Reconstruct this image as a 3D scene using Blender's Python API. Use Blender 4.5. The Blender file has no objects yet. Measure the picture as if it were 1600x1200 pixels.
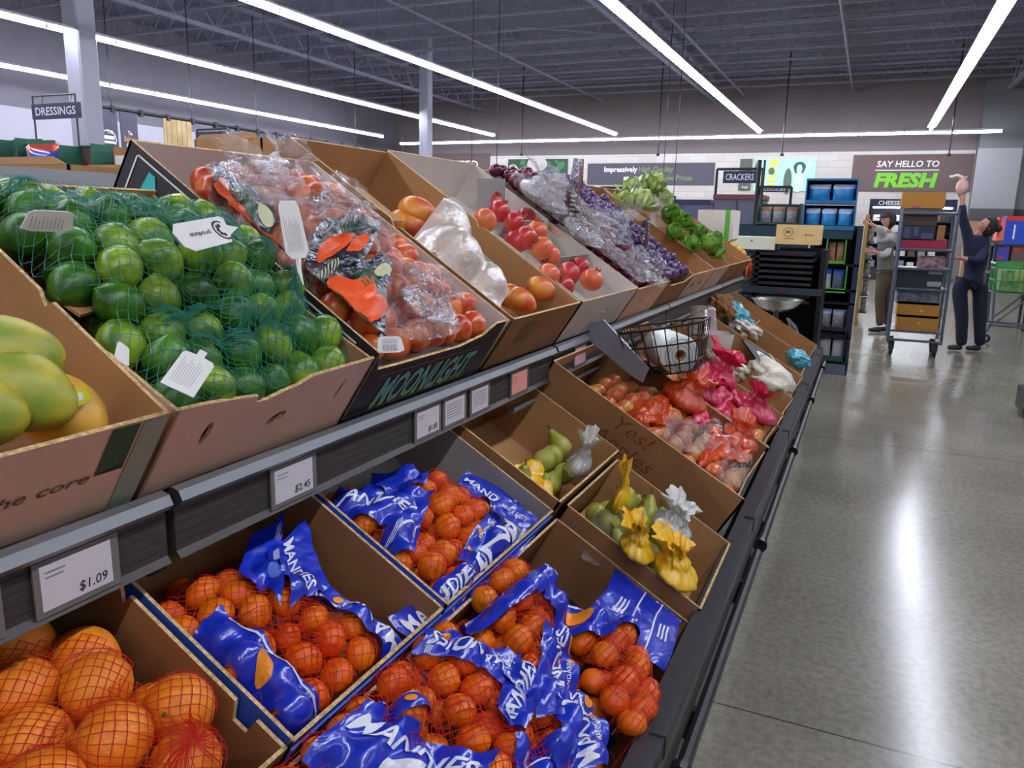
import bpy, bmesh, math, random
import numpy as np
from mathutils import Vector, Matrix, noise
from mathutils.geometry import tessellate_polygon

scene = bpy.context.scene
COL = scene.collection
# ------------------------------------------------------------------ camera
EYE = Vector((0, 0, 1.5))
FPX = 1210.0
_zc = -Vector((-135, -5700, -FPX)).normalized()
_yc = Vector((562, 247, -FPX)).normalized()
_yc = (_yc - _zc * _yc.dot(_zc)).normalized()
_xc = _yc.cross(_zc)
ROT = Matrix((_xc, _yc, _zc))
cam_data = bpy.data.cameras.new('camera')
cam_data.sensor_fit = 'HORIZONTAL'
cam_data.sensor_width = 36.0
cam_data.lens = FPX / 1600 * 36.0
cam_data.clip_start = 0.02
cam_data.clip_end = 200
cam = bpy.data.objects.new('camera', cam_data)
cam.matrix_world = Matrix.Translation(EYE) @ ROT.to_4x4()
COL.objects.link(cam)
scene.camera = cam
# ------------------------------------------------------------------ world and exposure
world = bpy.data.worlds.new('world')
scene.world = world
world.use_nodes = True
world.node_tree.nodes['Background'].inputs[0].default_value = (0.6, 0.65, 0.8, 1)
world.node_tree.nodes['Background'].inputs[1].default_value = 0.025
scene.view_settings.view_transform = 'Standard'
scene.view_settings.look = 'None'
scene.view_settings.gamma = 1.0
scene.view_settings.exposure = 1.3
scene.view_settings.use_curve_mapping = False
scene.cycles.use_denoising = True
scene.cycles.max_bounces = 8
scene.cycles.diffuse_bounces = 3
scene.cycles.glossy_bounces = 3
scene.cycles.transparent_max_bounces = 16
scene.cycles.transmission_bounces = 4
scene.cycles.sample_clamp_indirect = 4
scene.cycles.caustics_reflective = False
scene.cycles.caustics_refractive = False
LIGHT_Z = 4.25
LIGHT_POWER = 22.0      # emission of the tube lights

# ------------------------------------------------------------------ geometry helpers
def ray(u, v):
    return (ROT @ Vector((u - 800, -(v - 600), -FPX))).normalized()
def on_y(u, v, y):
    d = ray(u, v); return EYE + d * (y / d.y)
def on_x(u, v, x):
    d = ray(u, v); return EYE + d * (x / d.x)
def on_z(u, v, z):
    d = ray(u, v); return EYE + d * ((z - EYE.z) / d.z)

class Deck:
    """A sloping shelf: x runs along the aisle, y up the slope, z off it."""
    def __init__(self, x0, z0, deg):
        t = math.radians(deg)
        self.o = Vector((x0, 0, z0)); self.a = Vector((0, 1, 0))
        self.u = Vector((-math.cos(t), 0, math.sin(t))); self.n = Vector((math.sin(t), 0, math.cos(t)))
    def W(self, y, s, h=0.0):
        return self.o + self.a * y + self.u * s + self.n * h
    def M(self, y, s, h=0.0):
        p = self.W(y, s, h); a, u, n = self.a, self.u, self.n
        return Matrix(((a.x, u.x, n.x, p.x), (a.y, u.y, n.y, p.y), (a.z, u.z, n.z, p.z), (0, 0, 0, 1)))
    def px(self, u, v, h=0.0):
        d = ray(u, v); q = self.o + self.n * h
        t = (q - EYE).dot(self.n) / d.dot(self.n); r = EYE + d * t - self.o
        return (r.y, r.dot(self.u))
LOW = Deck(-.252, .60, 30)
UP = Deck(-.80, 1.245, 33)

# ------------------------------------------------------------------ materials
MATS = {}
def srgb(r, g, b):
    f = lambda c: (c / 255 / 12.92) if c / 255 <= .04045 else ((c / 255 + .055) / 1.055) ** 2.4
    return (f(r), f(g), f(b), 1)
def mat(name, col, rough=.6, metal=0., var=0., vscale=8., col2=None, bump=0., bscale=40., spec=.5, alpha=1., emit=None, estr=1., sss=0., coat=0.):
    if name in MATS: return MATS[name]
    m = bpy.data.materials.new(name); m.use_nodes = True
    nt = m.node_tree; b = nt.nodes['Principled BSDF']; L = nt.links
    c = srgb(*col); b.inputs['Base Color'].default_value = c
    b.inputs['Roughness'].default_value = rough; b.inputs['Metallic'].default_value = metal
    b.inputs['Specular IOR Level'].default_value = spec; b.inputs['Alpha'].default_value = alpha
    b.inputs['Coat Weight'].default_value = coat
    b.inputs['Coat Roughness'].default_value = .15
    if sss:
        b.inputs['Subsurface Weight'].default_value = sss; b.inputs['Subsurface Radius'].default_value = (.01, .005, .002)
    if emit: b.inputs['Emission Color'].default_value = srgb(*emit); b.inputs['Emission Strength'].default_value = estr
    if var or col2 or bump:
        tc = nt.nodes.new('ShaderNodeTexCoord')
    if var or col2:
        n = nt.nodes.new('ShaderNodeTexNoise'); n.inputs['Scale'].default_value = vscale; n.inputs['Detail'].default_value = 5
        L.new(tc.outputs['Object'], n.inputs['Vector'])
        r = nt.nodes.new('ShaderNodeValToRGB'); L.new(n.outputs['Fac'], r.inputs['Fac'])
        c2 = srgb(*col2) if col2 else tuple(min(1, x * (1 + var)) for x in c[:3]) + (1,)
        c1 = c if col2 else tuple(x * (1 - var) for x in c[:3]) + (1,)
        r.color_ramp.elements[0].position = .35; r.color_ramp.elements[0].color = c1
        r.color_ramp.elements[1].position = .68; r.color_ramp.elements[1].color = c2
        L.new(r.outputs['Color'], b.inputs['Base Color'])
    if bump:
        n2 = nt.nodes.new('ShaderNodeTexNoise'); n2.inputs['Scale'].default_value = bscale; n2.inputs['Detail'].default_value = 3
        L.new(tc.outputs['Object'], n2.inputs['Vector'])
        bp = nt.nodes.new('ShaderNodeBump'); bp.inputs['Strength'].default_value = bump; bp.inputs['Distance'].default_value = .01
        L.new(n2.outputs['Fac'], bp.inputs['Height']); L.new(bp.outputs['Normal'], b.inputs['Normal'])
    MATS[name] = m
    return m
def plastic(name, col, opacity=.15, rough=.12, tint=None, bump=.5, bscale=30., dots=None, gloss=.28, fres=.3):
    """Thin plastic film: clear, tinted or printed; crumpled by bump."""
    if name in MATS: return MATS[name]
    m = bpy.data.materials.new(name); m.use_nodes = True
    nt = m.node_tree; N = nt.nodes; L = nt.links; N.clear()
    out = N.new('ShaderNodeOutputMaterial'); tr = N.new('ShaderNodeBsdfTransparent'); df = N.new('ShaderNodeBsdfPrincipled')
    tr.inputs[0].default_value = srgb(*(tint or (255, 255, 255)))
    df.inputs['Base Color'].default_value = srgb(*col); df.inputs['Roughness'].default_value = .35
    gl = N.new('ShaderNodeBsdfGlossy'); gl.inputs['Roughness'].default_value = rough
    tc = N.new('ShaderNodeTexCoord'); nz = N.new('ShaderNodeTexNoise'); nz.inputs['Scale'].default_value = bscale; nz.inputs['Detail'].default_value = 4
    nz.inputs['Distortion'].default_value = 1.2
    L.new(tc.outputs['Object'], nz.inputs['Vector'])
    bp = N.new('ShaderNodeBump'); bp.inputs['Strength'].default_value = bump; bp.inputs['Distance'].default_value = .02
    L.new(nz.outputs['Fac'], bp.inputs['Height'])
    for q in (gl, df): L.new(bp.outputs['Normal'], q.inputs['Normal'])
    fr = N.new('ShaderNodeLayerWeight'); fr.inputs['Blend'].default_value = .35; L.new(bp.outputs['Normal'], fr.inputs['Normal'])
    ad = N.new('ShaderNodeMath'); ad.operation = 'MULTIPLY_ADD'; ad.inputs[1].default_value = .17; ad.inputs[2].default_value = opacity
    ad.use_clamp = True
    L.new(fr.outputs['Facing'], ad.inputs[0])
    m1 = N.new('ShaderNodeMixShader'); m2 = N.new('ShaderNodeMixShader')
    if opacity < 1: L.new(ad.outputs[0], m1.inputs[0])
    else: m1.inputs[0].default_value = 1
    L.new(tr.outputs[0], m1.inputs[1]); L.new(df.outputs[0], m1.inputs[2])
    ad2 = N.new('ShaderNodeMath'); ad2.operation = 'MULTIPLY_ADD'; ad2.inputs[1].default_value = fres; ad2.inputs[2].default_value = gloss * .35; ad2.use_clamp = True
    L.new(fr.outputs['Fresnel'], ad2.inputs[0]); L.new(ad2.outputs[0], m2.inputs[0])
    L.new(m1.outputs[0], m2.inputs[1]); L.new(gl.outputs[0], m2.inputs[2]); L.new(m2.outputs[0], out.inputs[0])
    if dots:
        vo = N.new('ShaderNodeTexVoronoi'); vo.inputs['Scale'].default_value = dots[1]; vo.inputs['Randomness'].default_value = .8
        L.new(tc.outputs['UV'], vo.inputs['Vector'])
        lt = N.new('ShaderNodeMath'); lt.operation = 'LESS_THAN'; lt.inputs[1].default_value = dots[2]
        L.new(vo.outputs['Distance'], lt.inputs[0])
        mx = N.new('ShaderNodeMixRGB'); mx.inputs[1].default_value = srgb(*col); mx.inputs[2].default_value = srgb(*dots[0])
        L.new(lt.outputs[0], mx.inputs[0]); L.new(mx.outputs[0], df.inputs['Base Color'])
    MATS[name] = m
    return m
def flat(name, col, rough=.6): return mat(name, col, rough)

M_KRAFT = mat('kraft cardboard', (176, 130, 82), .85, var=.12, vscale=5, bump=.05, bscale=200)
M_KRAFT_D = mat('brown cardboard', (150, 104, 64), .85, var=.12, vscale=6)
M_PINKK = mat('printed kraft cardboard', (224, 184, 158), .8, var=.05, vscale=6)
M_EDGE = mat('corrugated edge', (206, 172, 120), .9, var=.35, vscale=160)
M_WHITEC = mat('white cardboard', (214, 203, 192), .7, var=.04, vscale=7)
M_GREYC = mat('grey cardboard', (150, 145, 140), .8, var=.05)
M_BLACKC = mat('black printed cardboard', (38, 32, 36), .6, var=.05)
M_BLUEC = mat('blue printed cardboard', (50, 88, 190), .6)
M_BLACK = mat('black metal', (28, 29, 32), .4, metal=.3)
M_DARK = mat('dark grey metal', (62, 63, 66), .45, metal=.4)
M_RAIL = mat('grey rail metal', (140, 142, 145), .35, metal=.6)
M_RAILD = mat('price channel grey', (66, 62, 58), .5, metal=.2)
M_PAPER = mat('white paper', (228, 224, 218), .7)
M_INK = mat('black ink', (25, 25, 28), .6)
M_GREYINK = mat('grey ink', (120, 118, 118), .7)
M_WHITE = mat('white print', (240, 240, 240), .5)
M_CHROME = mat('chrome steel', (214, 214, 210), .26, metal=1.)
M_NAVY = mat('navy sign', (34, 40, 66), .6)

# ------------------------------------------------------------------ object helpers
def tag(o, label=None, cat=None, group=None, kind=None):
    if label: o['label'] = label
    if cat: o['category'] = cat
    if group: o['group'] = group
    if kind: o['kind'] = kind
    return o
def empty(name, label=None, cat=None, M=None, loc=None, rz=0, group=None):
    o = bpy.data.objects.new(name, None); COL.objects.link(o); o.empty_display_size = .05
    if M is not None: o.matrix_world = M
    elif loc is not None: o.matrix_world = Matrix.Translation(loc) @ Matrix.Rotation(rz, 4, 'Z')
    return tag(o, label, cat, group)
def copy_tree(o, parent=None):
    c = o.copy(); COL.objects.link(c)
    if parent is not None: c.parent = parent
    for ch in list(o.children): copy_tree(ch, c)
    return c

class MB:
    """Collects shapes and links them as one mesh object."""
    def __init__(s): s.v = []; s.f = []; s.m = []; s.uv = None
    def add(s, vs, fs, mi=0, M=None):
        k = len(s.v)
        s.v += [tuple(M @ Vector(v)) for v in vs] if M is not None else [tuple(v) for v in vs]
        s.f += [tuple(i + k for i in f) for f in fs]; s.m += [mi] * len(fs); return s
    def box(s, x0, x1, y0, y1, z0, z1, mi=0, M=None):
        v = [(x, y, z) for z in (z0, z1) for y in (y0, y1) for x in (x0, x1)]
        return s.add(v, [(0, 2, 3, 1), (4, 5, 7, 6), (0, 1, 5, 4), (2, 6, 7, 3), (0, 4, 6, 2), (1, 3, 7, 5)], mi, M)
    def tube(s, pts, r, n=6, mi=0, M=None, closed=False, caps=True):
        pts = [Vector(p) for p in pts]; vs = []; fs = []; K = len(pts)
        rs = r if isinstance(r, (list, tuple)) else [r] * K
        up = None
        for i, p in enumerate(pts):
            a = pts[(i - 1) % K] if (i or closed) else p; b = pts[(i + 1) % K] if (i < K - 1 or closed) else p
            t = (b - a).normalized() if (b - a).length > 1e-9 else Vector((0, 0, 1))
            if up is None:
                up = Vector((0, 0, 1)) if abs(t.z) < .9 else Vector((1, 0, 0))
            e = (up - t * up.dot(t))
            e = e.normalized() if e.length > 1e-6 else t.orthogonal().normalized()
            up = e; g = t.cross(e)
            for j in range(n):
                w = 2 * math.pi * j / n; vs.append(p + (e * math.cos(w) + g * math.sin(w)) * rs[i])
        for i in range(K if closed else K - 1):
            for j in range(n):
                a = i * n + j; b = i * n + (j + 1) % n; c = ((i + 1) % K) * n + (j + 1) % n; d = ((i + 1) % K) * n + j
                fs.append((a, b, c, d))
        if caps and not closed: fs += [tuple(range(n))[::-1], tuple(range((K - 1) * n, K * n))]
        return s.add(vs, fs, mi, M)
    def lathe(s, prof, n=20, mi=0, M=None):
        vs = []; fs = []
        for r, z in prof:
            for j in range(n):
                w = 2 * math.pi * j / n; vs.append((r * math.cos(w), r * math.sin(w), z))
        for i in range(len(prof) - 1):
            for j in range(n):
                fs.append((i * n + j, i * n + (j + 1) % n, (i + 1) * n + (j + 1) % n, (i + 1) * n + j))
        return s.add(vs, fs, mi, M)
    def prism(s, outer, holes=(), t=.005, mi=0, mi_edge=None, M=None, mi_back=None):
        """Plate in local xy with holes, from z=0 to z=t."""
        loops = [list(outer)] + [list(h) for h in holes]
        tris = tessellate_polygon([[Vector((x, y, 0)) for x, y in l] for l in loops])
        flatp = [p for l in loops for p in l]; k = len(flatp)
        vs = [(x, y, 0) for x, y in flatp] + [(x, y, t) for x, y in flatp]
        top = []; bot = []
        for a, b, c in tris:
            p, q, r = flatp[a], flatp[b], flatp[c]
            ar = (q[0] - p[0]) * (r[1] - p[1]) - (q[1] - p[1]) * (r[0] - p[0])
            if ar < 0: b, c = c, b
            top.append((a + k, b + k, c + k)); bot.append((a, c, b))
        side = []; o = 0
        for l in loops:
            n = len(l)
            for i in range(n): side.append((o + i, o + (i + 1) % n, k + o + (i + 1) % n, k + o + i))
            o += n
        a = len(s.m); s.add(vs, top + bot + side, mi, M); n1 = len(top)
        for j in range(n1): s.m[a + n1 + j] = mi if mi_back is None else mi_back
        for j in range(len(side)): s.m[a + 2 * n1 + j] = mi if mi_edge is None else mi_edge
        return s
    def build(s, name, mats, parent=None, smooth=False, M=None):
        me = bpy.data.meshes.new(name); me.from_pydata(s.v, [], s.f)
        mats = mats if isinstance(mats, (list, tuple)) else [mats]
        for m in mats: me.materials.append(m)
        if len(mats) > 1: me.polygons.foreach_set('material_index', s.m)
        if smooth: me.polygons.foreach_set('use_smooth', [True] * len(s.f))
        me.update()
        if not any(h in name for h in ('net',)):
            bm = bmesh.new(); bm.from_mesh(me); bmesh.ops.recalc_face_normals(bm, faces=bm.faces) if len(s.f) < 20000 and s.uv is None else None
            bm.to_mesh(me); bm.free()
        if s.uv is not None:
            ul = me.uv_layers.new(name='UVMap')
            idx = np.zeros(len(me.loops), dtype=np.int32); me.loops.foreach_get('vertex_index', idx)
            ul.data.foreach_set('uv', np.array(s.uv, dtype=np.float32)[idx].ravel())
        o = bpy.data.objects.new(name, me); COL.objects.link(o)
        if parent is not None: o.parent = parent
        if M is not None: (setattr(o, 'matrix_local', M) if parent is not None else setattr(o, 'matrix_world', M))
        return o
def frame_m(origin, xaxis, yaxis):
    x = Vector(xaxis).normalized(); y = Vector(yaxis); z = x.cross(y).normalized(); y = z.cross(x)
    o = Vector(origin)
    return Matrix(((x.x, y.x, z.x, o.x), (x.y, y.y, z.y, o.y), (x.z, y.z, z.z, o.z), (0, 0, 0, 1)))

_txt = {}
def text_geo(s, bold=.0, shear=0., res=2):
    """Letter shapes of a word, height about 1, as 2-D triangles: (verts, faces, width)."""
    key = (s, bold, shear, res)
    if key in _txt: return _txt[key]
    cu = bpy.data.curves.new('lettering', 'FONT'); cu.body = s; cu.offset = bold; cu.shear = shear; cu.resolution_u = res; cu.fill_mode = 'FRONT'
    o = bpy.data.objects.new('lettering', cu); COL.objects.link(o)
    bpy.context.view_layer.update()
    me = o.evaluated_get(bpy.context.evaluated_depsgraph_get()).to_mesh()
    vs = [(v.co.x, v.co.y) for v in me.vertices]; fs = [tuple(p.vertices) for p in me.polygons]
    o.evaluated_get(bpy.context.evaluated_depsgraph_get()).to_mesh_clear()
    bpy.data.objects.remove(o); bpy.data.curves.remove(cu)
    if not vs: vs = [(0, 0)]; fs = []
    x0 = min(v[0] for v in vs); x1 = max(v[0] for v in vs)
    _txt[key] = ([(x - x0, y) for x, y in vs], fs, max(x1 - x0, 1e-3)); return _txt[key]
def add_text(mb, s, x, y, h, M, bold=.01, shear=0., mi=0, w=None, z=.0012, center=False):
    """Flat letters on a plane (M's xy) at x, y, cap height h, optional width w."""
    vs, fs, wd = text_geo(s, bold, shear)
    sc = h / .7; sx = sc if w is None else w / wd
    if center: x -= wd * sx / 2
    mb.add([(x + a * sx, y + b * sc, z) for a, b in vs], fs, mi, M)
def disc(mb, cx, cy, r, M, mi=0, z=.001, n=20, a0=0, a1=2 * math.pi, ry=None):
    ry = ry or r
    vs = [(cx, cy, z)] + [(cx + r * math.cos(a0 + (a1 - a0) * i / n), cy + ry * math.sin(a0 + (a1 - a0) * i / n), z) for i in range(n + 1)]
    mb.add(vs, [(0, i + 1, i + 2) for i in range(n)], mi, M)
def ring(mb, cx, cy, r0, r1, M, mi=0, z=.001, n=28, a0=0, a1=2 * math.pi):
    vs = []
    for i in range(n + 1):
        w = a0 + (a1 - a0) * i / n; vs += [(cx + r0 * math.cos(w), cy + r0 * math.sin(w), z), (cx + r1 * math.cos(w), cy + r1 * math.sin(w), z)]
    mb.add(vs, [(2 * i, 2 * i + 1, 2 * i + 3, 2 * i + 2) for i in range(n)], mi, M)
def quadf(mb, x0, x1, y0, y1, M, mi=0, z=.001):
    mb.add([(x0, y0, z), (x1, y0, z), (x1, y1, z), (x0, y1, z)], [(0, 1, 2, 3)], mi, M)
# =================================================================== ROOM
YB, XL, XR, YF, ZC = 28.0, -18.1, 12.0, -8.0, 6.3
M_WALLWASH = mat('light-washed wall', (176, 174, 186), .8, var=.02, vscale=1.5)  # lighter copy of the left wall colour, standing in for tube light
M_WALLG = mat('grey painted wall', (128, 118, 118), .85, var=.03, vscale=1.2)
M_WALLL = mat('pale upper wall', (118, 115, 126), .85, var=.03, vscale=1.2)
M_DECK = mat('dark roof deck', (112, 114, 136), .85)
M_JOIST = mat('painted joist steel', (138, 138, 156), .7)
M_DADO = mat('dark grey dado', (92, 92, 92), .7)

def floor_mat():
    m = bpy.data.materials.new('polished concrete'); m.use_nodes = True
    nt = m.node_tree; N = nt.nodes; L = nt.links; b = N['Principled BSDF']
    tc = N.new('ShaderNodeTexCoord')
    n1 = N.new('ShaderNodeTexNoise'); n1.inputs['Scale'].default_value = .9; n1.inputs['Detail'].default_value = 8; n1.inputs['Roughness'].default_value = .62
    n2 = N.new('ShaderNodeTexNoise'); n2.inputs['Scale'].default_value = 38; n2.inputs['Detail'].default_value = 6
    for n in (n1, n2): L.new(tc.outputs['Object'], n.inputs['Vector'])
    r = N.new('ShaderNodeValToRGB'); L.new(n1.outputs['Fac'], r.inputs['Fac'])
    r.color_ramp.elements[0].position = .3; r.color_ramp.elements[0].color = srgb(122, 117, 102)
    r.color_ramp.elements[1].position = .72; r.color_ramp.elements[1].color = srgb(152, 146, 128)
    r2 = N.new('ShaderNodeValToRGB'); L.new(n2.outputs['Fac'], r2.inputs['Fac'])
    r2.color_ramp.elements[0].position = .36; r2.color_ramp.elements[0].color = (.78, .78, .78, 1)
    r2.color_ramp.elements[1].position = .6; r2.color_ramp.elements[1].color = (1.04, 1.04, 1.04, 1)
    mx = N.new('ShaderNodeMixRGB'); mx.blend_type = 'MULTIPLY'; mx.inputs[0].default_value = 1
    L.new(r.outputs[0], mx.inputs[1]); L.new(r2.outputs[0], mx.inputs[2])
    # saw-cut joints on a 3.6 m grid
    sp = N.new('ShaderNodeSeparateXYZ'); L.new(tc.outputs['Object'], sp.inputs[0]); last = mx
    for ax, off in (('X', .97), ('Y', 1.3)):
        a = N.new('ShaderNodeMath'); a.operation = 'ADD'; a.inputs[1].default_value = off + 36; L.new(sp.outputs[ax], a.inputs[0])
        md = N.new('ShaderNodeMath'); md.operation = 'MODULO'; md.inputs[1].default_value = 3.6; L.new(a.outputs[0], md.inputs[0])
        lt = N.new('ShaderNodeMath'); lt.operation = 'LESS_THAN'; lt.inputs[1].default_value = .007; L.new(md.outputs[0], lt.inputs[0])
        m3 = N.new('ShaderNodeMixRGB'); m3.inputs[2].default_value = srgb(70, 68, 62); L.new(lt.outputs[0], m3.inputs[0]); L.new(last.outputs[0], m3.inputs[1]); last = m3
    L.new(last.outputs[0], b.inputs['Base Color'])
    rr = N.new('ShaderNodeMapRange'); rr.inputs[3].default_value = .13; rr.inputs[4].default_value = .27
    L.new(n1.outputs['Fac'], rr.inputs[0]); L.new(rr.outputs[0], b.inputs['Roughness'])
    b.inputs['Specular IOR Level'].default_value = .62
    return m
def struct(o): o['kind'] = 'structure'; return o
struct(MB().box(XL - .2, XR + .2, YF - .2, YB + .2, -.12, 0).build('floor', floor_mat()))
struct(MB().box(XL - .2, XR + .2, YF - .2, YB + .2, ZC, ZC + .15).build('ceiling', M_DECK))
b = MB(); b.box(XL - .2, XR + .2, YB, YB + .2, 0, ZC)
struct(b.build('wall_back', M_WALLG))
struct(MB().box(XL - .2, XL, YF, YB, 0, ZC).build('wall_left', M_WALLL))
struct(MB().box(XR, XR + .2, YF, YB, 0, ZC).build('wall_right', M_WALLL))
struct(MB().box(XL - .2, XR + .2, YF - .2, YF, 0, ZC).build('wall_front', M_WALLL))
# white tile band of the back wall
def tile_mat():
    m = bpy.data.materials.new('white glazed tile'); m.use_nodes = True
    nt = m.node_tree; b = nt.nodes['Principled BSDF']; br = nt.nodes.new('ShaderNodeTexBrick'); tc = nt.nodes.new('ShaderNodeTexCoord')
    mp = nt.nodes.new('ShaderNodeMapping'); mp.inputs['Rotation'].default_value = (math.pi / 2, 0, 0)
    nt.links.new(tc.outputs['Object'], mp.inputs[0]); nt.links.new(mp.outputs[0], br.inputs['Vector'])
    br.inputs['Scale'].default_value = 1.; br.inputs['Brick Width'].default_value = .6; br.inputs['Row Height'].default_value = .2; br.inputs['Mortar Size'].default_value = .008
    br.inputs['Color1'].default_value = srgb(196, 190, 182); br.inputs['Color2'].default_value = srgb(206, 200, 192); br.inputs['Mortar'].default_value = srgb(184, 178, 171)
    nt.links.new(br.outputs[0], b.inputs['Base Color']); b.inputs['Roughness'].default_value = .25
    return m
ZT = 3.88
struct(MB().box(-13.8, 2.63, YB - .05, YB, 0, ZT).build('wall_tile_band', tile_mat()))
struct(MB().box(2.63, 3.75, YB - .6, YB, 0, ZC).build('wall_pier', mat('grey pier', (120, 120, 122), .85)))
struct(MB().box(2.62, 3.76, YB - .62, YB - .6, 2.15, ZT).build('trim_1', mat('light grey panel', (165, 165, 168), .8)))
struct(MB().box(2.62, 3.76, YB - .63, YB - .6, 0, 2.15).build('trim_2', M_DADO))
struct(MB().box(3.76, XR, YB - .05, YB, 2.15, ZT).build('wall_pale_band', mat('pale band', (186, 186, 190), .8)))
struct(MB().box(3.76, XR, YB - .06, YB - .0, 0, 2.15).build('trim_3', M_DADO))
# left wall: light wash under the tube row, put in as a brighter colour
struct(MB().box(XL, XL + .06, YF, YB, 0, 3.75).build('wall_left_wash', M_WALLWASH))

# ------------------------------------------------------------------ ceiling joists
def joist_mesh(L):
    b = MB(); z1, z0 = .42, 0
    b.box(-L / 2, L / 2, -.035, .035, z1 - .05, z1); b.box(-L / 2, L / 2, -.035, .035, z0, z0 + .05)
    n = int(L / .5); w = L / n
    for i in range(n):
        x = -L / 2 + i * w
        b.tube([(x, 0, z0 + .03), (x + w / 2, 0, z1 - .03), (x + w, 0, z0 + .03)], .014, 4, caps=False)
    return b
jl = XR - XL - .1
j0 = None
for k in range(19):
    y = 3.0 + k * 1.32
    if j0 is None:
        j0 = joist_mesh(jl).build('roof_joist', M_JOIST); o = j0
    else:
        o = j0.copy(); COL.objects.link(o)
    o.location = ((XL + XR) / 2, y, 5.78)
    o.rotation_euler = (0, 0, math.radians(0))
    tag(o, 'grey open-web steel joist crossing under the dark roof deck', 'ceiling joist', 'open-web roof joists')
g0 = None
for gx in (-13.9, -5.2, 3.2):
    b = MB(); L = YB - YF - .2
    b.box(-.06, .06, -L / 2, L / 2, .6, .68); b.box(-.06, .06, -L / 2, L / 2, 0, .07)
    n = 34; w = L / n
    for i in range(n):
        y = -L / 2 + i * w
        b.tube([(0, y, .04), (0, y + w / 2, .62), (0, y + w, .04)], .025, 4, caps=False)
    o = b.build('roof_girder', M_JOIST); o.location = (gx, (YB + YF) / 2, 5.5)
    tag(o, 'deep grey steel girder running lengthwise under the roof joists', 'ceiling girder', 'lengthwise roof girders')
for i, (cx, cz) in enumerate(((-9.2, 5.95), (-4.3, 5.95), (-1.0, 5.98), (1.9, 5.96), (4.6, 5.97))):
    b = MB(); b.tube([(cx, YF + .2, cz - .25), (cx, YB - .1, cz - .25)], .03, 6)
    tag(b.build('sprinkler_pipe', M_JOIST), 'thin grey pipe running lengthwise below the roof joists', 'pipe', 'lengthwise ceiling pipes')
for i, (sx, sy, sl) in enumerate(((-2.3, 13, 3), (-6.9, 9, 4), (-6.2, 18, 3))):
    b = MB(); b.tube([(sx - sl / 2, sy - sl * .35, 5.72), (sx + sl / 2, sy + sl * .35, 5.72)], .02, 5)
    tag(b.build('ceiling_brace', M_JOIST), 'thin steel brace crossing the roof joists at a slant', 'brace', 'slanting roof braces')
# ------------------------------------------------------------------ columns
M_COLUMN = mat('grey painted column', (148, 148, 160), .5)
for nm, (px0, px1, py), Y, lb in (('support_column', (114, 147, 120), 9.3, 'grey round-edged steel column nearest the left edge, beside the dressings sign'),
                                  ('support_column', (657, 675, 200), 19.5, 'grey steel column rising behind the fruit crates near the guaranteed sign')):
    a = on_y(px0, py, Y); c = on_y(px1, py, Y); w = (c.x - a.x); cx = (a.x + c.x) / 2
    r = empty(nm, lb, 'column', loc=(cx, Y, 0))
    d = w / 2 * .72; e = .16 * d
    pr = [(-d, -d + e), (-d + e, -d), (d - e, -d), (d, -d + e), (d, d - e), (d - e, d), (-d + e, d), (-d, d - e)]
    b = MB(); b.prism(pr, t=ZC - .02); b.build('column_shaft', M_COLUMN, r)
    b = MB(); b.tube([(-d - .03, -d * .4, 0), (-d - .03, -d * .4, 5.7)], .028, 8)
    for z in (1.5, 3.0, 4.5): b.box(-d - .07, -d, -d * .4 - .03, -d * .4 + .03, z, z + .04)
    b.build('conduit', M_COLUMN, r)
    b = MB(); b.box(-d * 1.5, d * 1.5, -d * 1.5, d * 1.5, 0, .03); b.build('base_plate', M_COLUMN, r)

# ------------------------------------------------------------------ tube lights
M_TUBE = mat('glowing tube', (255, 255, 255), .5, emit=(236, 240, 255), estr=LIGHT_POWER)
M_HOUS = mat('light housing', (190, 190, 196), .5)
def light_proto():
    r = empty('strip_light')
    b = MB(); b.box(-.11, .11, -.6, .6, .03, .036); b.box(-.045, .045, -.6, .6, .036, .085); b.box(-.05, .05, -.606, -.592, -.03, .075); b.box(-.05, .05, .592, .606, -.03, .075)
    b.build('light_housing', M_HOUS, r)
    b = MB()
    pr = [(-.04, .03), (-.045, .0), (-.03, -.03), (.03, -.03), (.045, .0), (.04, .03)]
    vs = [(x, y, z) for y in (-.59, .59) for x, z in pr]; k = len(pr)
    b.add(vs, [(i, (i + 1) % k, (i + 1) % k + k, i + k) for i in range(k)] + [tuple(range(k)), tuple(range(2 * k - 1, k - 1, -1))])
    b.build('light_tube', M_TUBE, r)
    b = MB(); b.tube([(0, .6, .07), (0, .6, 1.5)], .0018, 4, caps=False); b.build('hanger_wire', M_DARK, r)
    return r
lp = light_proto(); first = True
rows = [(1.22, 'fourth light row, over the aisle', 25.4), (-3.38, 'light row crossing the picture top, left of the aisle row', 25.3), (-7.8, 'long light row behind the fruit crates', 25.0),
        (-11.9, 'light row passing behind the tall left column', 24.5), (-16.0, 'lowest light row along the left wall', 24.0), (5.6, 'unseen light row added to brighten the aisle side', 25.4)]
lb = {1.22: 'white tube light in the row above the aisle at right', -3.38: 'white tube light in the long row ending above the crackers sign', -7.8: 'white tube light in the row ending above the green wall poster',
      -11.9: 'white tube light in the row passing behind both columns', -16.0: 'white tube light in the row nearest the left wall', 5.6: 'white tube light in an unseen row added right of the shopping cart', 9.8: 'white tube light in the row nearest the right wall'}
for x, _, yend in rows:
    n = 27
    for k in range(n):
        y = yend - .61 - k * 1.22
        if x > 5 and k % 2: continue  # unseen right-hand row is added fill light, every second tube only
        if first: o = lp; first = False
        else: o = copy_tree(lp)
        o.location = (x, y, LIGHT_Z); tag(o, lb[x], 'ceiling light', 'tube lights of the row at %s' % ('the aisle' if x > 0 else lb[x][27:]))
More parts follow.
